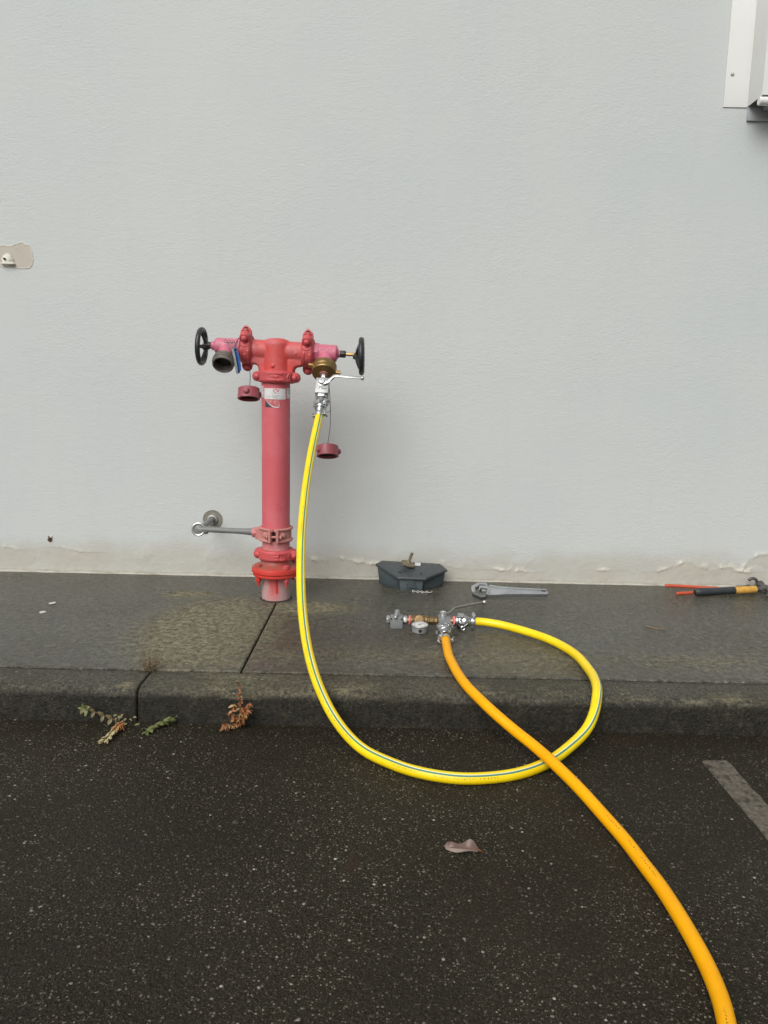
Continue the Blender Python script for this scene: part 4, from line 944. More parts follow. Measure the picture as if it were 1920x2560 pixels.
def hose_clamp(par, p, d, x, r=0.0165, spread=1.0):
    p, d = V(p), V(d).normalized()
    bm = NB(); lathe(bm, [(r - 0.002, -0.007), (r, -0.0075), (r + 0.0012, 0), (r, 0.0075), (r - 0.002, 0.007)], fr(p, d), 26, False, False)
    cl = mk('hose_clamp', bm, MSTEEL, par)
    x = V(x); x = (x - d * x.dot(d)).normalized(); y = d.cross(x)
    for s in (-1, 1):
        q = p + x * (s * (r + 0.005)); bm = NB(); box(bm, fr(q, y, x), 0.012, 0.014, 0.013); mk('clamp_ear', bm, MSTEEL, cl, bev=0.0012)
        bm = NB(); lathe(bm, [(0, -0.019), (0.0055, -0.019), (0.0055, -0.0145), (0.0028, -0.014), (0.0028, 0.016), (0, 0.016)], fr(q + x * 0.001, y), 8); mk('clamp_bolt', bm, MSTEEL, cl)
    return cl
HS = CB + cd * 0.066
YC = [HS - cd * 0.012, HS + cd * 0.02, (-0.268, -0.670, 0.631), (-0.275, -0.795, 0.512), (-0.274, -0.92, 0.388), (-0.263, -1.04, 0.259), (-0.244, -1.145, 0.163), (-0.213, -1.265, 0.087), (-0.172, -1.365, 0.022), (-0.117, -1.440, -0.042),
      (-0.047, -1.517, -0.080), (0.039, -1.592, -0.0855), (0.120, -1.638, -0.0855), (0.211, -1.657, -0.0855), (0.305, -1.644, -0.0855), (0.381, -1.611, -0.0855), (0.450, -1.561, -0.082), (0.512, -1.508, -0.067), (0.565, -1.459, -0.044), (0.598, -1.413, -0.015),
      (0.622, -1.352, 0.013), (0.638, -1.285, 0.021), (0.650, -1.171, 0.0175), (0.640, -1.005, 0.0160), (0.579, -0.858, 0.0165), (0.466, -0.748, 0.021), (0.385, -0.716, 0.0265), (0.332, -0.712, 0.028)]
YR = [(.45, -.8, .4), (.45, -.8, .4), (.45, -.8, .4), (.42, -.8, .4), (.40, -.8, .4), (.35, -.8, .5), (.25, -.8, .55), (.15, -.78, .6), (.1, -.75, .62), (.05, -.72, .66),
      (.05, -.66, .72), (0, -.62, .76), (0, -.62, .76), (0, -.62, .76), (.05, -.62, .76), (.1, -.6, .76), (.25, -.55, .76), (.35, -.5, .75), (.42, -.45, .74), (.5, -.4, .72),
      (.6, -.25, .70), (.68, -.12, .68), (.74, 0, .62), (.74, .2, .6), (.6, .45, .62), (.3, .7, .66), (.1, .75, .66), (0, .75, .66), (0, .75, .66)]
yh, ypts = hose('yellow_hose', 'yellow striped hose hanging from the hydrant and looping across the kerb', YC, 0.0147, MY, YR)
oc = (V((0.224, -0.828, 0.024)), V((0.0, -0.97, -0.16)).normalized())
OC = [oc[0] + oc[1] * 0.045, oc[0] + oc[1] * 0.075, (0.2215, -0.990, 0.0155), (0.223, -1.075, 0.0155), (0.237, -1.214, 0.0157), (0.256, -1.317, 0.0160), (0.287, -1.402, 0.009), (0.322, -1.450, -0.009), (0.362, -1.492, -0.030),
      (0.408, -1.555, -0.0465), (0.443, -1.630, -0.055), (0.483, -1.729, -0.067), (0.514, -1.824, -0.078), (0.537, -1.906, -0.0845), (0.550, -1.993, -0.0855), (0.560, -2.068, -0.0855), (0.565, -2.160, -0.0855), (0.565, -2.254, -0.0855), (0.558, -2.33, -0.0855), (0.545, -2.389, -0.0855), (0.522, -2.47, -0.0855), (0.49, -2.56, -0.0855), (0.44, -2.68, -0.0855), (0.36, -2.86, -0.0855)]
OR = [(0.5, -.3, .8)] * len(OC)
oh, opts = hose('orange_hose', 'orange hose running from the valve manifold over the kerb and asphalt', OC, 0.0147, MO, OR)
def sub(o):        # parts of a hose: children keep world coordinates
    return o
hose_clamp(yh, HS + cd * 0.004, cd, XD * 0.8 + NB2 * 0.4)
hose_clamp(yh, (0.338, -0.712, 0.028), (1, 0, -0.02), (0, -0.25, 1))
hose_clamp(oh, oc[0] + oc[1] * 0.054, oc[1], (1, 0, -0.35))

# ------------------------------------------------------------------ valve manifold on the footpath
MDULL = surf('dull_zinc_block', (0.255, 0.265, 0.265), (0.20, 0.21, 0.21), 0.5, metal=0.35, scale=16, amount=0.8, speck=(0.14, 0.14, 0.14))
MTAPE = surf('pink_thread_tape', (0.72, 0.16, 0.19), (0.75, 0.26, 0.27), 0.6, scale=90)
mf = thing('valve_manifold', 'brass and steel valve manifold with round gauge lying on the footpath', 'manifold', (0.18, -0.72, 0))
AY, AZ_ = -0.712, 0.027
def mx(x, y=0.0, z=0.0): return V((x, AY + y, AZ_ + z))
X1_ = V((1, 0, 0))
bm = NB(); lathe(bm, [(0.0135, 0), (0.0165, 0.002), (0.0165, 0.012), (0.0145, 0.0145)], fr(mx(0.017), X1_, (0, 0, 1)), 6); mk('hex_plug', bm, MSTEEL, mf, bev=0.001)
bm = NB(); box(bm, Matrix.Translation((0.055, -0.714, 0.0215)), 0.0455, 0.042, 0.043); b1 = mk('needle_valve_block', bm, MDULL, mf, bev=0.0015)
for x in (0.036, 0.0735):
    bm = NB(); lathe(bm, [(0.0, 0.0008), (0.003, 0.0008), (0.0032, 0)], fr((x, -0.7357, 0.037), (0, -1, 0)), 10); mk('bolt_hole', bm, MGAP, b1)
bm = NB(); lathe(bm, [(0.012, 0.0), (0.012, 0.006), (0.009, 0.010), (0.009, 0.016), (0.006, 0.019), (0, 0.0195)], fr((0.057, -0.702, 0.043), UP), 18); mk('bonnet', bm, MSTEEL, b1)
bm = NB(); tube(bm, [(0.057, -0.702, 0.058), (0.0535, -0.722, 0.054), (0.0505, -0.741, 0.046)], [0.0062, 0.006, 0.0055], 10); ball(bm, V((0.0505, -0.742, 0.0455)), 0.0062, 10, 6); mk('small_lever', bm, MSTEEL, b1)
bm = NB(); lathe(bm, [(0.0135, 0), (0.0165, 0.002), (0.0165, 0.0145), (0.0135, 0.0165)], fr(mx(0.0785), X1_, (0, 0.3, 1)), 6); mk('hex_nut', bm, MCHROME, mf, bev=0.001)
bm = NB(); lathe(bm, [(0.011, 0.0), (0.011, 0.014)], fr(mx(0.093), X1_), 20); mk('nipple', bm, MBRASS2, mf)
bm = NB(); lathe(bm, [(0.0125, 0), (0.0175, 0.001), (0.0185, 0.003), (0.018, 0.006), (0.013, 0.007)], fr(mx(0.1), X1_), 22)
for v in bm.verts: v.co += V((n3(v.co.y, v.co.z, 300), n3(v.co.z, v.co.x, 300), 0)) * 0.0012
mk('thread_tape', bm, MTAPE, mf)
# brass tee with its side branch
bm = NB()
lathe(bm, [(0.0195, 0), (0.021, 0.001), (0.021, 0.007), (0.0185, 0.009), (0.0185, 0.052), (0.021, 0.054), (0.021, 0.062), (0.0195, 0.063)], fr(mx(0.107), X1_), 32)
lathe(bm, [(0.017, 0), (0.0165, 0.014), (0.0185, 0.016), (0.0185, 0.022), (0.012, 0.023)], fr(mx(0.139), (0, -0.92, 0.38)), 28)
bt = fuse('brass_tee', bm, MBRASSD, mf, 0.0014, 2)
bm = NB(); lathe(bm, [(0.016, 0), (0.0178, 0.001), (0.0178, 0.007), (0.0155, 0.008), (0.0155, 0.013), (0.0172, 0.014), (0.0172, 0.022), (0.015, 0.024), (0.015, 0.030), (0.017, 0.031), (0.017, 0.036), (0.014, 0.038)], fr(mx(0.169), X1_), 8); mk('brass_union', bm, MBRASSD, mf, bev=0.0006)
bm = NB(); lathe(bm, [(0.0135, 0), (0.0135, 0.012)], fr(mx(0.203), X1_), 20); mk('nipple', bm, MBRASSD, mf)
# pressure gauge
GC = V((0.139, -0.763, 0.0)); gn = V((0.0, -0.05, 1)).normalized()
bm = NB(); Mg = fr(GC + V((0, 0, 0.0012)), gn)
lathe(bm, [(0.0, 0.0), (0.026, 0.0), (0.0285, 0.002), (0.0285, 0.021), (0.0305, 0.0225), (0.0315, 0.025), (0.0305, 0.0275), (0.028, 0.0278), (0.0272, 0.0255), (0, 0.0255)], Mg, 48)
ga = mk('pressure_gauge', bm, MALU, mf, sharp=30)
MDIAL = surf('dial_white', (0.66, 0.66, 0.63), (0.60, 0.60, 0.58), 0.3, scale=60)
bm = NB(); lathe(bm, [(0.0268, 0.0262), (0.0, 0.0262)], Mg, 40, False, False); di = mk('dial', bm, MDIAL, ga)
bm = NB()
def dial(a0, a1, r0, r1):
    n = max(1, int(abs(a1 - a0) / 0.12)); ps = [[bm.verts.new(Mg @ V((r * math.cos(a0 + (a1 - a0) * k / n), r * math.sin(a0 + (a1 - a0) * k / n), 0.0266))) for r in (r0, r1)] for k in range(n + 1)]
    for a, b in zip(ps, ps[1:]): bm.faces.new((a[0], b[0], b[1], a[1]))
dial(R(-45), R(225), 0.0198, 0.0202)
for k in range(31):
    a = R(-45 + 9 * k); l = 0.0045 if k % 5 == 0 else 0.0025; dial(a - 0.012, a + 0.012, 0.0202, 0.0202 + l)
o = mk('dial_marks', bm, MBLK, di); o['kind'] = 'stuff'
bm = NB()
na = R(35); nv = V((math.cos(na), math.sin(na), 0)); nw = V((-nv.y, nv.x, 0))
bm.faces.new([bm.verts.new(Mg @ (q + V((0, 0, 0.0272)))) for q in (nv * 0.02, nw * 0.0017 - nv * 0.002, nv * -0.008 + nw * 0.0012, nv * -0.008 - nw * 0.0012, nw * -0.0017 - nv * 0.002)])
mk('needle', bm, MBLK, ga)
bm = NB(); lathe(bm, [(0.0, 0.0012), (0.0062, 0.0012), (0.0068, 0.0002), (0.0068, -0.002)], fr(GC + V((0.0005, -0.0285, 0.0115)), (0, -1, 0.0)), 18, False); mk('fill_plug', bm, surf('black_rubber', (0.015, 0.015, 0.015), None, 0.6), ga)
bm = NB(); lathe(bm, [(0.008, -0.002), (0.0095, 0.0), (0.0095, 0.010), (0.008, 0.012)], fr(GC + V((0, 0.026, 0.016)), (0, 1, 0.25), (0, 0, 1)), 6); lathe(bm, [(0.006, 0.008), (0.006, 0.024)], fr(GC + V((0, 0.026, 0.016)), (0, 1, 0.45)), 14); mk('gauge_stem', bm, MBRASS2, ga)
# three-way ball valve
bm = NB(); box(bm, Matrix.Translation((0.230, -0.737, 0.0235)), 0.043, 0.090, 0.045); vb = mk('ball_valve_block', bm, MDULL, mf, bev=0.0022)
bm = NB(); lathe(bm, [(0.0155, 0), (0.0155, 0.003), (0.0125, 0.004), (0.0115, 0.009), (0.0125, 0.010), (0.0125, 0.015), (0.010, 0.017), (0.005, 0.0172), (0.004, 0.0155), (0, 0.0155)], fr((0.226, -0.712, 0.046), UP), 28); mk('spindle_cap', bm, MSTEEL, vb, sharp=30)
bm = NB(); rod = [V((0.228, -0.712, 0.052)), V((0.246, -0.705, 0.053)), V((0.252, -0.698, 0.055)), V((0.269, -0.676, 0.064)), V((0.275, -0.671, 0.066)), V((0.330, -0.645, 0.071)), V((0.386, -0.622, 0.0755))]
tube(bm, rod, [0.006, 0.0055, 0.005, 0.005, 0.005, 0.0048, 0.0046], 12); hd = mk('lever', bm, surf('dull_nickel', (0.33, 0.32, 0.285), (0.25, 0.24, 0.21), 0.38, metal=0.8, scale=30), vb)
bm = NB(); ball(bm, rod[-1] + V((0.003, 0.001, 0)), 0.0088); mk('lever_ball', bm, MSTEEL, hd)
bm = NB(); prism(bm, [(-0.012, 0.0), (0, 0.013), (0.012, 0.0), (0.009, 0), (0, 0.0095), (-0.009, 0)], fr((0.230, -0.782, 0.031), (0, -0.02, 1), (1, 0, 0)), 0.014, 0.0158); mk('flow_mark', bm, MSTEEL, vb)
bm = NB(); lathe(bm, [(0.018, 0), (0.0205, 0.0015), (0.0205, 0.008), (0.017, 0.010)], fr((0.229, -0.781, 0.0245), oc[1], (1, 0, 0)), 6); mk('hex_adaptor', bm, MSTEEL, vb, bev=0.001)
claw(oc[0] - oc[1] * 0.040, oc[1], (1, 0, 0.2), 'claw_coupling', mf, 1.12)
bm = NB(); torus(bm, fr((0.206, -0.890, 0.010), (0.4, -0.7, 0.6)), 0.0085, 0.0035, 16, 8); mk('retaining_ring', bm, MCHROME, mf)
bm = NB(); tube(bm, smooth_pts([(0.236, -0.80, 0.047), (0.247, -0.84, 0.047), (0.243, -0.875, 0.040)], 6), 0.0014, 5); mk('locking_wire', bm, MWIRE, mf)
bm = NB(); tube(bm, smooth_pts([(0.226, -0.80, 0.049), (0.240, -0.835, 0.051), (0.236, -0.868, 0.043)], 6), 0.0014, 5); mk('locking_wire', bm, MWIRE, mf)
# outlet to the yellow hose
bm = NB(); lathe(bm, [(0.0125, 0), (0.0125, 0.012)], fr(mx(0.2515), X1_), 20); mk('nipple', bm, MBRASS2, mf)
bm = NB(); lathe(bm, [(0.013, 0), (0.0175, 0.001), (0.0182, 0.004), (0.0172, 0.0085), (0.013, 0.009)], fr(mx(0.262), X1_), 22)
for v in bm.verts: v.co += V((n3(v.co.y, v.co.z, 300, 4), n3(v.co.z, v.co.x, 300), 0)) * 0.0016
mk('thread_tape', bm, MTAPE, mf)
bm = NB(); strip(bm, smooth_pts([(0.268, -0.727, 0.036), (0.267, -0.732, 0.026), (0.262, -0.735, 0.019), (0.253, -0.738, 0.015)], 5), [0.008] * 8 + [0.006, 0.007, 0.011, 0.007, 0.009, 0.010, 0.006, 0.004], (1, 0.1, 0.6), 0.0008); mk('tape_tail', bm, MTAPE, mf)
cy, _, _ = claw(mx(0.270), (1, 0, 0.0), (0, 0.2, 1), 'claw_coupling', mf, 1.0)
bm = NB(); dp = [(0.274, -0.737, 0.028), (0.296, -0.738, 0.045), (0.315, -0.737, 0.027), (0.295, -0.739, 0.010), (0.274, -0.737, 0.028)]; tube(bm, dp, 0.0014, 6); mk('locking_wire', bm, MCHROME, cy)
bm = NB(); torus(bm, fr((0.2985, -0.738, 0.0085), (0, -1, 0.3)), 0.0065, 0.0022, 18, 8); mk('retaining_ring', bm, MCHROME, cy)

# ------------------------------------------------------------------ grey bait box against the wall
MBOX = surf('wet_grey_plastic', (0.052, 0.068, 0.073), (0.066, 0.083, 0.088), 0.4, scale=12, amount=0.9, bumpy=0.15, bscale=160)
MLID = surf('dark_grey_lid', (0.040, 0.047, 0.052), (0.05, 0.058, 0.063), 0.36, scale=14, amount=0.9, bumpy=0.2, bscale=140)
bx = thing('bait_box', 'dark grey plastic bait box with angled front sitting against the wall', 'box', (0.125, -0.11, 0))
bm = NB()
bot = [(-0.004, -0.010), (-0.014, -0.074), (0.036, -0.146), (0.073, -0.160), (0.078, -0.196), (0.173, -0.198), (0.181, -0.168), (0.216, -0.156), (0.270, -0.104), (0.257, -0.035)]
top = [(-0.008, -0.006), (-0.024, -0.060), (0.038, -0.148), (0.070, -0.166), (0.073, -0.189), (0.178, -0.192), (0.184, -0.172), (0.217, -0.158), (0.280, -0.102), (0.262, -0.034)]
lz = lambda x, y: 0.088 - 0.012 * max(0.0, -y - 0.03) / 0.07 * 1.0 if y > -0.1 else 0.076 - (-y - 0.1) * 0.13
va = [bm.verts.new((x, y, 0.0)) for x, y in bot]; vb_ = [bm.verts.new((x, y, lz(x, y) - 0.012)) for x, y in top]
for k in range(10): bm.faces.new((va[k], va[(k + 1) % 10], vb_[(k + 1) % 10], vb_[k]))
bm.faces.new(va[::-1]); bm.faces.new(vb_)
body = mk('box_body', bm, MBOX, bx, bev=0.003)
bm = NB(); box(bm, Matrix.Translation((0.126, -0.198, 0.018)) @ Matrix.Rotation(R(-1), 4, 'Z'), 0.046, 0.012, 0.005); box(bm, Matrix.Translation((0.105, -0.196, 0.024)), 0.004, 0.010, 0.015); mk('latch_ledge', bm, MBOX, body, bev=0.001)
bm = NB(); box(bm, Matrix.Translation((0.128, -0.1935, 0.036)), 0.030, 0.010, 0.036); mk('key_housing', bm, MBOX, body, bev=0.002)
bm = NB(); lid = [(-0.006, -0.003), (-0.035, -0.054), (0.065, -0.208), (0.188, -0.212), (0.291, -0.102), (0.262, -0.036)]
a_ = [bm.verts.new((x, y, lz(x, y) - 0.010)) for x, y in lid]; b_ = [bm.verts.new((x + (0.13 - x) * 0.012, y + (-0.11 - y) * 0.02, lz(x, y) + 0.001)) for x, y in lid]
for k in range(6): bm.faces.new((a_[k], a_[(k + 1) % 6], b_[(k + 1) % 6], b_[k]))
bm.faces.new(a_[::-1]); bm.faces.new(b_)
lidp = mk('box_lid', bm, MLID, bx, bev=0.0035, seg=3)
def onlid(x, y, dz=0.0):
    return V((x, y, lz(x, y) + dz))
for x, y in ((0.078, -0.155), (0.170, -0.166), (0.072, -0.149)):
    bm = NB(); lathe(bm, [(0.0045, 0.0), (0.0045, 0.0022), (0, 0.0024)], Matrix.Translation(onlid(x, y, 0.001)), 10); mk('screw', bm, MGAP, lidp)
for x0, x1, y, w in ((0.09, 0.15, -0.128, 0.0035), (0.075, 0.12, -0.115, 0.0025), (0.12, 0.165, -0.121, 0.003)):
    bm = NB(); box(bm, Matrix.Translation(((x0 + x1) / 2, y, lz(0.1, y) + 0.0015)), x1 - x0, w, 0.003); mk('raised_bar', bm, MLID, lidp, bev=0.0008)
bm = NB(); box(bm, Matrix.Translation(onlid(0.158, -0.052, 0.0018)) @ Matrix.Rotation(R(9.5), 4, 'X') @ Matrix.Rotation(R(-6), 4, 'Z'), 0.026, 0.034, 0.0008); mk('label', bm, MSTICK, lidp)
bm = NB(); box(bm, Matrix.Translation(onlid(0.113, -0.060, 0.0014)) @ Matrix.Rotation(R(9.5), 4, 'X') @ Matrix.Rotation(R(-6), 4, 'Z'), 0.060, 0.060, 0.0008); lb = mk('label', bm, MBLK, lidp)
bm = NB()
rr = random.Random(4)
for row in range(4):
    for k in range(4):
        if rr.random() < .8: box(bm, Matrix.Translation(onlid(0.089 + k * .0042, -0.046 - row * 0.008, 0.0022)), 0.003, 0.004, 0.0006)
o = mk('lettering', bm, MSTICK, lb); o['kind'] = 'stuff'

# loose valve spindle on the lid
MSP = surf('weathered_bronze', (0.23, 0.195, 0.12), (0.15, 0.13, 0.085), 0.6, metal=0.3, scale=40, amount=0.9)
sp = thing('valve_spindle', 'tarnished bronze disc with a stem lying tilted on the bait box lid', 'valve part', (0.112, -0.09, 0.083))
sd = V((0.30, -0.10, 0.88)).normalized(); so = V((0.1125, -0.092, 0.0960))
bm = NB(); lathe(bm, [(0.0, -0.003), (0.031, -0.003), (0.0325, -0.001), (0.0325, 0.003), (0.031, 0.0045), (0.013, 0.0055), (0.010, 0.008), (0, 0.008)], fr(so, sd), 36); mk('disc', bm, MSP, sp, sharp=30)
bm = NB(); lathe(bm, [(0.0105, 0.004), (0.0075, 0.010), (0.0066, 0.014), (0.0066, 0.049), (0.0074, 0.050), (0.0074, 0.054), (0.006, 0.055), (0, 0.055)], fr(so, sd), 20); mk('stem', bm, MSP, sp)

# short length of white plastic chain in front of the box
MCH = surf('white_chain_plastic', (0.55, 0.55, 0.52), (0.40, 0.40, 0.37), 0.5, scale=50)
ch = thing('plastic_chain', 'thin broken white chain on the ground in front of the bait box', 'chain', (0.169, -0.226, 0.001))
cpts = [(0.130 + 0.0095 * k, -0.222 - 0.0016 * k + 0.005 * math.sin(k * 2.1), 0.0045) for k in range(9)]
for k, (a, b) in enumerate(zip(cpts, cpts[1:])):
    a, b = V(a), V(b); bm = NB(); d_ = (b - a).normalized()
    torus(bm, fr((a + b) / 2, (0.25 * math.sin(k * 1.7), 0.2 if k % 2 else -0.7, 1), d_), 0.0048, 0.0013, 14, 6); mk('link', bm, MCH, ch)
bm = NB(); tube(bm, smooth_pts([cpts[-1], (0.212, -0.236, 0.006), (0.216, -0.228, 0.008), (0.2135, -0.222, 0.0035)], 5), 0.0013, 6); mk('hook', bm, MCH, ch)

# ------------------------------------------------------------------ pipe wrench
MWR = surf('cast_aluminium', (0.38, 0.395, 0.40), (0.30, 0.315, 0.32), 0.42, metal=0.55, scale=24, amount=0.9, speck=(0.17, 0.175, 0.175))
MWRD = surf('dark_jaw_steel', (0.19, 0.19, 0.185), (0.12, 0.12, 0.115), 0.45, metal=0.6, scale=30, amount=0.9)
wrn = thing('pipe_wrench', 'grey aluminium pipe wrench lying on the footpath near the wall', 'wrench', (0.55, -0.27, 0))
WU = V((0.9985, -0.055, 0.0)).normalized(); WV = V((0.03, 0.82, 0.55)).normalized(); WN = WU.cross(WV).normalized()
if WN.z < 0: WN = -WN
WO = V((0.374, -0.338, 0.010))
def wr_(x, y, n=0.0): return WO + WU * ((x - 140) / 6.9125 / 585 * 1.015) + WV * ((385 - y) / 6.9125 / 398 * 0.98) + WN * n
def wpr(bm, pts, n0, n1):
    a = [bm.verts.new(wr_(x, y, n0)) for x, y in pts]; b = [bm.verts.new(wr_(x, y, n1)) for x, y in pts]
    for k in range(len(pts)): bm.faces.new((a[k], a[(k + 1) % len(pts)], b[(k + 1) % len(pts)], b[k]))
    bm.faces.new(a[::-1]); bm.faces.new(b)
bm = NB(); wpr(bm, [(400, 335), (520, 325), (700, 308), (900, 300), (1200, 294), (1395, 290), (1415, 270), (1418, 240), (1400, 222), (1300, 218), (900, 212), (640, 205), (470, 185), (430, 195), (395, 240)], -0.004, 0.004); wb = mk('handle', bm, MWR, wrn, bev=0.001)
for pts in ([(430, 195), (470, 178), (640, 200), (900, 208), (1300, 214), (1395, 217), (1412, 226), (1395, 232), (1300, 230), (900, 226), (640, 219), (470, 200)],
            [(395, 335), (395, 322), (520, 310), (700, 294), (900, 286), (1200, 281), (1390, 277), (1405, 262), (1420, 262), (1418, 282), (1400, 295), (1200, 300), (900, 308), (700, 318), (520, 334)]):
    bm = NB(); wpr(bm, pts, -0.0095, 0.0095); mk('handle_rib', bm, MWR, wb, bev=0.0012)
bm = NB(); wpr(bm, [(1310, 230), (1390, 232), (1392, 246), (1310, 242)], 0.0038, 0.0045); mk('hang_hole', bm, MGAP, wb)
bm = NB()   # hook jaw: shank through the housing, hooking down at the far end
wpr(bm, [(415, 215), (415, 165), (400, 150), (260, 152), (200, 180), (145, 212), (142, 262), (150, 300), (205, 300), (210, 262), (205, 235), (245, 215), (275, 190), (290, 178), (380, 178), (395, 190), (395, 215)], -0.010, 0.010)
hj = mk('hook_jaw', bm, MWR, wrn, bev=0.0014)
bm = NB(); wpr(bm, [(245, 195), (290, 170), (395, 170), (400, 195), (300, 205)], -0.007, 0.006); mk('shank', bm, MWRD, hj, bev=0.001)
bm = NB()   # housing loop
wpr(bm, [(275, 220), (300, 208), (400, 212), (440, 235), (440, 300), (410, 335), (385, 330), (412, 290), (410, 250), (390, 240), (310, 238), (290, 245), (285, 275), (268, 272)], -0.013, 0.013); mk('housing', bm, MWR, wrn, bev=0.0016)
bm = NB(); wpr(bm, [(158, 298), (215, 318), (300, 352), (350, 345), (372, 310), (365, 285), (390, 272), (405, 300), (395, 345), (370, 372), (300, 380), (225, 352), (160, 325)], -0.011, 0.011); hj2 = mk('heel_jaw', bm, MWRD, wrn, bev=0.0016)
bm = NB(); wpr(bm, [(170, 300), (330, 300), (370, 290), (368, 312), (345, 340), (300, 348), (215, 315)], -0.008, 0.005); mk('jaw_plate', bm, MWRD, hj2, bev=0.001)
bm = NB(); lathe(bm, [(0.010, -0.010), (0.0125, -0.009), (0.0125, 0.009), (0.010, 0.010)], fr(wr_(345, 262), WU), 20); mk('knurled_nut', bm, MWRD, wrn)

# ------------------------------------------------------------------ hammer and red pliers at the right edge
MRUB = surf('black_rubber_grip', (0.022, 0.027, 0.030), (0.034, 0.040, 0.043), 0.5, scale=30, amount=0.9, bumpy=0.2, bscale=200)
MYT = surf('yellow_cloth_tape', (0.60, 0.33, 0.045), (0.40, 0.22, 0.05), 0.65, scale=60, amount=0.9, speck=(0.25, 0.15, 0.05), bumpy=0.6, bscale=350)
MHEAD = surf('forged_steel', (0.13, 0.125, 0.12), (0.085, 0.08, 0.078), 0.45, metal=0.6, scale=30, amount=0.9)
hm = thing('claw_hammer', 'claw hammer with black rubber grip and yellow taped neck beside the wall', 'hammer', (1.52, -0.15, 0))
hz = 0.018
def hl(t): return V((1.372, -0.182, hz)).lerp(V((1.690, -0.118, hz + 0.004)), t)
hd_ = (hl(1) - hl(0)).normalized()
bm = NB(); lathe(bm, [(0, -0.002), (0.011, -0.001), (0.0165, 0.006), (0.0178, 0.03), (0.0168, 0.07), (0.0155, 0.12), (0.0165, 0.17), (0.0158, 0.192), (0.010, 0.193)], fr(hl(0), hd_), 26); gp = mk('grip', bm, MRUB, hm)
bm = NB(); lathe(bm, [(0.006, -0.0035), (0.009, -0.003), (0.0095, -0.0005)], fr(hl(0), hd_), 18); mk('butt_hole', bm, MGAP, gp)
bm = NB(); lathe(bm, [(0.0150, 0.193), (0.0162, 0.196), (0.0160, 0.215), (0.0166, 0.217), (0.0160, 0.236), (0.0166, 0.238), (0.0160, 0.258), (0.0165, 0.26), (0.0158, 0.297), (0.014, 0.299)], fr(hl(0), hd_), 26); mk('tape_wrap', bm, MYT, hm)
bm = NB()
lathe(bm, [(0.012, 0.299), (0.0125, 0.33)], fr(hl(0), hd_), 16)
hc = hl(0) + hd_ * 0.342; hp = V((0.17, 0.98, 0.12)).normalized()
box(bm, fr(hc, hp, hd_), 0.032, 0.030, 0.040)
lathe(bm, [(0.011, 0.015), (0.011, 0.035), (0.0155, 0.042), (0.0165, 0.062), (0.0155, 0.064), (0, 0.064)], fr(hc, hp, hd_), 26)
for s in (-1, 1):
    cl = smooth_pts([hc - hp * 0.015 + hd_ * 0.004 + V((0, 0, s * 0.006)), hc - hp * 0.045 + hd_ * 0.006 + V((0, 0, s * 0.009)), hc - hp * 0.075 - hd_ * 0.004 + V((0, 0, s * 0.010 - .002)), hc - hp * 0.098 - hd_ * 0.022 + V((0, 0, s * 0.010 - .004))], 6)
    tube(bm, cl, [0.0105 - 0.007 * k / (len(cl) - 1) for k in range(len(cl))], 10)
fuse('hammer_head', bm, MHEAD, hm, 0.002, 2)
MORG = surf('red_dipped_handle', (0.50, 0.075, 0.03), (0.42, 0.07, 0.035), 0.45, scale=40, amount=0.8)
pl = thing('pliers', 'red handled pliers lying behind the hammer against the wall', 'pliers', (1.48, -0.08, 0))
def lead(z): return z
bm = NB(); t1 = smooth_pts([(1.280, -0.070, 0.016), (1.33, -0.072, 0.016), (1.41, -0.080, 0.015), (1.48, -0.088, 0.014), (1.54, -0.092, 0.013)], 8)
tube(bm, t1, [0.0055] + [0.0078] * (len(t1) - 6) + [0.007, 0.0065, 0.006, 0.0055, 0.005], 12); mk('handle', bm, MORG, pl)
bm = NB(); t2 = smooth_pts([(1.290, -0.182, 0.010), (1.33, -0.175, 0.011), (1.40, -0.158, 0.012), (1.47, -0.132, 0.013), (1.54, -0.106, 0.013)], 8)
tube(bm, t2, [0.0055] + [0.0072] * (len(t2) - 4) + [0.006, 0.0055, 0.005], 12)
for v in bm.verts: v.co.z += 0.0007 * math.sin(v.co.x * 900)
mk('handle', bm, MORG, pl)
bm = NB(); tube(bm, smooth_pts([(1.53, -0.094, 0.013), (1.59, -0.078, 0.013), (1.645, -0.058, 0.014), (1.67, -0.048, 0.016)], 8), 0.0085, 10)
tube(bm, smooth_pts([(1.53, -0.104, 0.013), (1.59, -0.092, 0.013), (1.64, -0.07, 0.014)], 8), 0.008, 10)
lathe(bm, [(0.016, -0.006), (0.016, 0.007), (0.010, 0.008), (0, 0.008)], fr((1.615, -0.074, 0.014), UP), 20)
ring = [(1.69 + 0.021 * math.cos(a), -0.038, 0.030 + 0.021 * math.sin(a)) for a in [R(-150 + 300 * k / 24) for k in range(25)]]
tube(bm, ring, [0.007] * 25, 10); tube(bm, [(1.66, -0.052, 0.015), (1.675, -0.042, 0.016)], 0.008, 10)
fuse('jaws', bm, MHEAD, pl, 0.0018, 1)

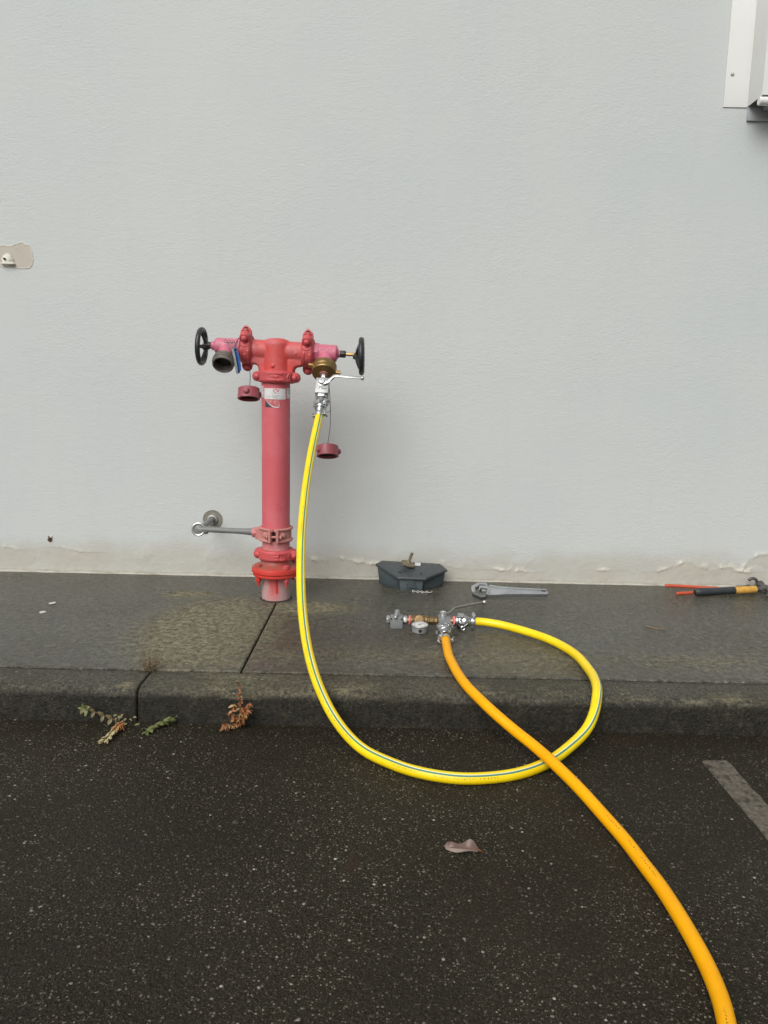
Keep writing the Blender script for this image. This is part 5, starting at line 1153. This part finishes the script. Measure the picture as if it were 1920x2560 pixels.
# ------------------------------------------------------------------ weeds, leaf and litter
def leafmat(name, a, b, rough=0.5):
    m, nt, p = mat(name); P = pos(nt)
    put(nt, p.inputs['Base Color'], mixc(nt, ramp(nt, noi(nt, P, 90, 4, 0.65), 0.35, 0.65), a, b)); p.inputs['Roughness'].default_value = rough
    p.inputs['Subsurface Weight'].default_value = 0.0
    return m
MLG = leafmat('green_leaf', (0.095, 0.125, 0.030), (0.15, 0.175, 0.058)); MLO = leafmat('olive_leaf', (0.135, 0.125, 0.05), (0.20, 0.16, 0.075)); MLC = leafmat('cream_leaf', (0.42, 0.34, 0.17), (0.52, 0.46, 0.27))
MLB = leafmat('rust_leaf', (0.26, 0.085, 0.028), (0.34, 0.14, 0.05), 0.7); MLT = leafmat('tan_leaf', (0.34, 0.20, 0.08), (0.42, 0.27, 0.11)); MSTM = leafmat('brown_stem', (0.14, 0.06, 0.03), (0.20, 0.10, 0.045), 0.7); MDRY = leafmat('dry_straw', (0.17, 0.125, 0.07), (0.23, 0.18, 0.11), 0.8)
def leaf_mesh(name, L, W, fold, curl, m):
    vs, fs = [], []; n = 6
    for i in range(n + 1):
        t = i / n; w = W * 0.5 * math.sin(math.pi * min(1, t * 0.93 + 0.05)) ** 0.8 * (1.15 - 0.35 * t)
        if i == n: w = 0.0004
        z = -curl * L * t * t
        for s in (-1, 0, 1): vs.append((L * t, s * w, z + abs(s) * w * fold))
    for i in range(n):
        for j in range(2): fs.append((i * 3 + j, i * 3 + j + 1, (i + 1) * 3 + j + 1, (i + 1) * 3 + j))
    me = bpy.data.meshes.new(name); me.from_pydata(vs, [], fs)
    for p in me.polygons: p.use_smooth = True
    me.materials.append(m); return me
LM = {k: leaf_mesh('leaf', 0.019, w, f, c, m) for k, w, f, c, m in (('g', .010, .35, .15, MLG), ('o', .0105, .3, .2, MLO), ('c', .0075, .5, .1, MLC), ('b', .007, 1.3, .6, MLB), ('t', .0085, .7, .25, MLT))}
def leaf(par, p, d, n, kind, s=1.0):
    o = bpy.data.objects.new('leaf', LM[kind]); COL.objects.link(o); o.parent = par; o.matrix_parent_inverse = Matrix.Translation(-par.location)
    d = V(d).normalized(); n = V(n); n = (n - d * n.dot(d)).normalized(); y = n.cross(d)
    o.matrix_basis = Matrix(((d.x, y.x, n.x, p[0]), (d.y, y.y, n.y, p[1]), (d.z, y.z, n.z, p[2]), (0, 0, 0, 1))) @ Matrix.Scale(s, 4)
    return o
rr = random.Random(21)
def rv(a=1.0): return V((rr.uniform(-a, a), rr.uniform(-a, a), rr.uniform(-a, a)))
def stem(par, pts, r0, r1, m=MSTM):
    p = smooth_pts(pts, 6); bm = NB(); tube(bm, p, [r0 + (r1 - r0) * k / (len(p) - 1) for k in range(len(p))], 6); mk('stem', bm, m, par); return p
# creeping weed, half green half dead
w1 = thing('creeping_weed', 'creeping weed half green half withered at the foot of the kerb', 'weed', (-0.735, -1.37, -0.1))
p1 = stem(w1, [(-0.735, -1.362, -0.1), (-0.752, -1.375, -0.083), (-0.775, -1.383, -0.069), (-0.80, -1.39, -0.055), (-0.82, -1.39, -0.047), (-0.838, -1.388, -0.043)], 0.0016, 0.0011)
for i, (k, q) in enumerate(((4, 'o'), (9, 'o'), (14, 'o'), (20, 'o'), (26, 'g'))):
    for s in (-1, 1): leaf(w1, p1[k], V((-0.5 + 0.25 * rr.random(), -0.45, s * 0.75 - .1)), V((0.1, -0.85, 0.5)) + rv(.3), q, rr.uniform(0.8, 1.15))
for k in range(5):
    a = 2 * math.pi * k / 5 + .4; leaf(w1, p1[-1], V((math.cos(a), -0.35, math.sin(a))), V((0, -0.9, 0.4)) + rv(.25), 'g' if k % 3 else 'o', rr.uniform(0.8, 1.15))
for k in range(14):
    q = V((-0.728, -1.372, -0.082)) + V((rr.uniform(-.035, .022), rr.uniform(-.012, .008), rr.uniform(-.008, .016)))
    leaf(w1, q, V((rr.uniform(-1, 1), -0.4, rr.uniform(-.6, .8))), V((0, -.6, .7)) + rv(.5), rr.choice('oootg'), rr.uniform(.45, .75))
p2 = stem(w1, [(-0.732, -1.37, -0.092), (-0.735, -1.405, -0.085), (-0.741, -1.44, -0.088), (-0.746, -1.475, -0.094)], 0.0018, 0.001, MLT)
for k in range(len(p2)):
    q = 'b' if k < 7 else ('t' if k < 11 else 'c')
    for s in (-1, 1): leaf(w1, p2[k], V((s * rr.uniform(.25, .7), -0.75, rr.uniform(-.05, .3))), V((s * .2, -.2, 1)) + rv(.4), q, rr.uniform(.75, 1.15))
for k in range(7): leaf(w1, p2[-1], V((rr.uniform(-.9, .7), -.8, rr.uniform(-.1, .25))), V((0, -.3, 1)) + rv(.3), 'c', rr.uniform(.9, 1.3))
leaf(w1, (-0.700, -1.372, -0.098), (0.9, .2, .25), (0, -.5, 1), 'g', 0.75)
# small green weed
w2 = thing('green_weed', 'small bright green weed sprouting between kerb and asphalt', 'weed', (-0.62, -1.37, -0.1))
p3 = stem(w2, [(-0.605, -1.356, -0.1), (-0.617, -1.372, -0.088), (-0.632, -1.395, -0.088), (-0.650, -1.425, -0.093)], 0.0015, 0.001)
for k in range(2, len(p3), 1):
    for s in (-1, 1): leaf(w2, p3[k], V((s * .7 - .2 + rr.uniform(-.4, .4), -.5, rr.uniform(-.1, .5))), V((0, -.4, 1)) + rv(.6), 'g', rr.uniform(.4, .95))
for k in range(5): leaf(w2, p3[-1], V((rr.uniform(-1, .6), -.7, rr.uniform(0, .3))), V((0, -.4, 1)) + rv(.3), 'g', rr.uniform(.5, .75))
p3b = stem(w2, [(-0.605, -1.356, -0.1), (-0.600, -1.362, -0.085), (-0.594, -1.366, -0.078)], 0.0014, 0.001)
for k in range(13): leaf(w2, p3b[rr.randrange(3, len(p3b))] + rv(.006), V((rr.uniform(-1, 1), -.5, rr.uniform(-.2, .7))), V((0, -.5, .8)) + rv(.5), 'g', rr.uniform(.65, 1.1))
# dead brown weed
w3 = thing('withered_weed', 'rust brown withered weed standing against the kerb face', 'weed', (-0.40, -1.37, -0.1))
for br in ([(-0.405, -1.36, -0.1), (-0.400, -1.37, -0.06), (-0.396, -1.375, -0.02), (-0.395, -1.376, 0.012), (-0.399, -1.378, 0.036)], [(-0.402, -1.36, -0.1), (-0.388, -1.375, -0.06), (-0.376, -1.38, -0.035), (-0.368, -1.38, -0.018)],
           [(-0.405, -1.362, -0.1), (-0.416, -1.378, -0.07), (-0.42, -1.384, -0.045), (-0.412, -1.384, -0.02)], [(-0.404, -1.36, -0.098), (-0.395, -1.385, -0.07), (-0.383, -1.392, -0.05), (-0.379, -1.394, -0.035)], [(-0.406, -1.362, -0.1), (-0.425, -1.385, -0.085), (-0.437, -1.395, -0.078)]):
    pp_ = stem(w3, br, 0.0013, 0.0007)
    for k in range(3, len(pp_)):
        for j in range(2 if br[0][0] != -0.405 or k < 14 else 1):
            leaf(w3, pp_[k] + rv(.002), V((rr.uniform(-1, 1), -.5, rr.uniform(-1.1, .3))), rv(1), rr.choice('bbbt'), rr.uniform(.45, .95))
for k in range(5): leaf(w3, pp_[-1] + rv(.003), V((rr.uniform(-.6, .6), -.3, -.9)), rv(1), 'bbtbt'[k], rr.uniform(.7, 1.1))
# dry tuft in the kerb joint
w4 = thing('dry_weed_tuft', 'faded dry weed tuft in the joint on top of the kerb', 'weed', (-0.71, -1.19, 0.0))
bm = NB(); tips = []
for k in range(46):
    a = rr.uniform(-1.2, 1.5); L_ = rr.uniform(.02, .068); q = V((-0.712 + rr.uniform(-.018, .014), -1.19 + rr.uniform(-.006, .006), -.004))
    e_ = q + V((math.sin(a) * L_ * .6 + .008, rr.uniform(-.012, .012), math.cos(a * .7) * L_)); pts = smooth_pts([q, q.lerp(e_, .5) + rv(.004), e_], 3)
    tube(bm, pts, [0.0007] * len(pts), 4); tips.append(e_)
    for j in range(2): e2 = pts[3] + rv(.012); tube(bm, [pts[3], e2], [0.0005, 0.0004], 4); tips.append(e2)
o = mk('dry_stems', bm, MDRY, w4); o['kind'] = 'stuff'
bm = NB()
for q in tips:
    for j in range(2):
        d_ = rv(1).normalized() * rr.uniform(.003, .007); n_ = d_.cross(rv(1)).normalized() * 0.0012; c_ = q + rv(.002)
        bm.faces.new([bm.verts.new(x) for x in (c_ - d_ * .5, c_ + n_, c_ + d_ * .5, c_ - n_)])
o = mk('dry_husks', bm, MDRY, w4); o['kind'] = 'stuff'

# fallen leaf on the asphalt
m, nt, p = mat('fallen_leaf_skin'); P = pos(nt); v_ = nd(nt, 'ShaderNodeTexCoord', 'UV')
side = ramp(nt, mathn(nt, 'ADD', sep(nt, v_, 1), mathn(nt, 'MULTIPLY', noi(nt, P, 60, 4), 0.12)), 0.50, 0.58)
c = mixc(nt, side, mixc(nt, noi(nt, P, 50, 5, 0.7), (0.25, 0.185, 0.145), (0.36, 0.30, 0.245)), mixc(nt, noi(nt, P, 60, 5, 0.7), (0.105, 0.058, 0.045), (0.15, 0.092, 0.072)))
vein = ramp(nt, mathn(nt, 'ABSOLUTE', mathn(nt, 'SUBTRACT', sep(nt, v_, 1), 0.5)), 0.0, 0.03, 1.0, 0.0)
put(nt, p.inputs['Base Color'], mixc(nt, mathn(nt, 'MULTIPLY', vein, .5), c, (0.26, 0.15, 0.12))); p.inputs['Roughness'].default_value = 0.42
bm = NB(); uvl = bm.loops.layers.uv.verify(); n, k_ = 28, 10; rows = []
for i in range(n + 1):
    t = i / n; w = 0.0155 * (math.sin(math.pi * (t * .96 + .02)) ** 0.75) * (0.55 + 0.75 * t * (1.25 - t * .55)); row = []
    for j in range(k_ + 1):
        s = (j / k_ - .5) * 2
        wave = 0.007 * math.sin(t * 9.5 + 0.6) * max(0, s) ** 1.2 * 1.25 + 0.004 * math.sin(t * 7 + 2.5) * max(0, -s)
        row.append(bm.verts.new((0.143 + 0.072 * t + 0.004 * s, -1.9385 - 0.010 * t + s * w * 0.95 - 0.006 * math.sin(t * math.pi), -0.0925 + 0.006 * math.sin(t * 3.0) + abs(s) ** 1.6 * w * (0.75 if s > 0 else 0.12) + wave * .8 + (0.004 if t < .08 else 0))))
    rows.append(row)
for i in range(n):
    for j in range(k_):
        f = bm.faces.new((rows[i][j], rows[i + 1][j], rows[i + 1][j + 1], rows[i][j + 1]))
        for l, (a, b) in zip(f.loops, ((i, j), (i + 1, j), (i + 1, j + 1), (i, j + 1))): l[uvl].uv = (a / n, b / k_)
fl_ = mk('fallen_leaf', bm, m, None, sharp=80); tag(fl_, 'curled pinkish brown leaf lying alone on the dark asphalt', 'leaf')
bm = NB(); tube(bm, smooth_pts([(0.214, -1.948, -0.087), (0.220, -1.949, -0.090), (0.225, -1.947, -0.0945)], 5), 0.0009, 6); mk('leaf_stalk', bm, MLB, fl_)

# scraps on the footpath
MSCR = surf('paper_scrap', (0.58, 0.58, 0.54), (0.36, 0.35, 0.31), 0.7, scale=120, amount=0.9)
def scrap(x, y, w, d, label):
    bm = NB(); n = 12; c_ = bm.verts.new((x, y, 0.004))
    vs = [bm.verts.new((x + w * math.cos(a) * rr.uniform(.55, 1.1), y + d * math.sin(a) * rr.uniform(.55, 1.1), rr.uniform(.0012, .004))) for a in [2 * math.pi * k / n for k in range(n)]]
    vd = [bm.verts.new(v.co - V((0, 0, 0.0012))) for v in vs]
    for k in range(n): bm.faces.new((c_, vs[k], vs[(k + 1) % n])); bm.faces.new((vs[k], vd[k], vd[(k + 1) % n], vs[(k + 1) % n]))
    o = mk('paper_scrap', bm, MSCR, None); tag(o, label, 'litter', 'paper scraps on the footpath')
scrap(-1.307, -0.511, 0.014, 0.020, 'torn grey scrap on the wet footpath, the one closer to the wall')
scrap(-1.292, -0.630, 0.015, 0.020, 'small white scrap on the wet footpath, the one nearer the kerb')
bm = NB(); tube(bm, smooth_pts([(1.000, -0.645, 0.003), (1.018, -0.660, 0.0035), (1.035, -0.672, 0.003), (1.058, -0.668, 0.004)], 6), [0.0024] * 10 + [0.0016] * 9, 6)
t = mk('twig', bm, MDRY, None); tag(t, 'short pale twig lying on the wet footpath right of the hose loop', 'twig')
bm = NB(); tube(bm, [(1.035, -0.672, 0.003), (1.047, -0.680, 0.003), (1.062, -0.681, 0.003)], 0.0013, 5); mk('side_shoot', bm, MDRY, t)
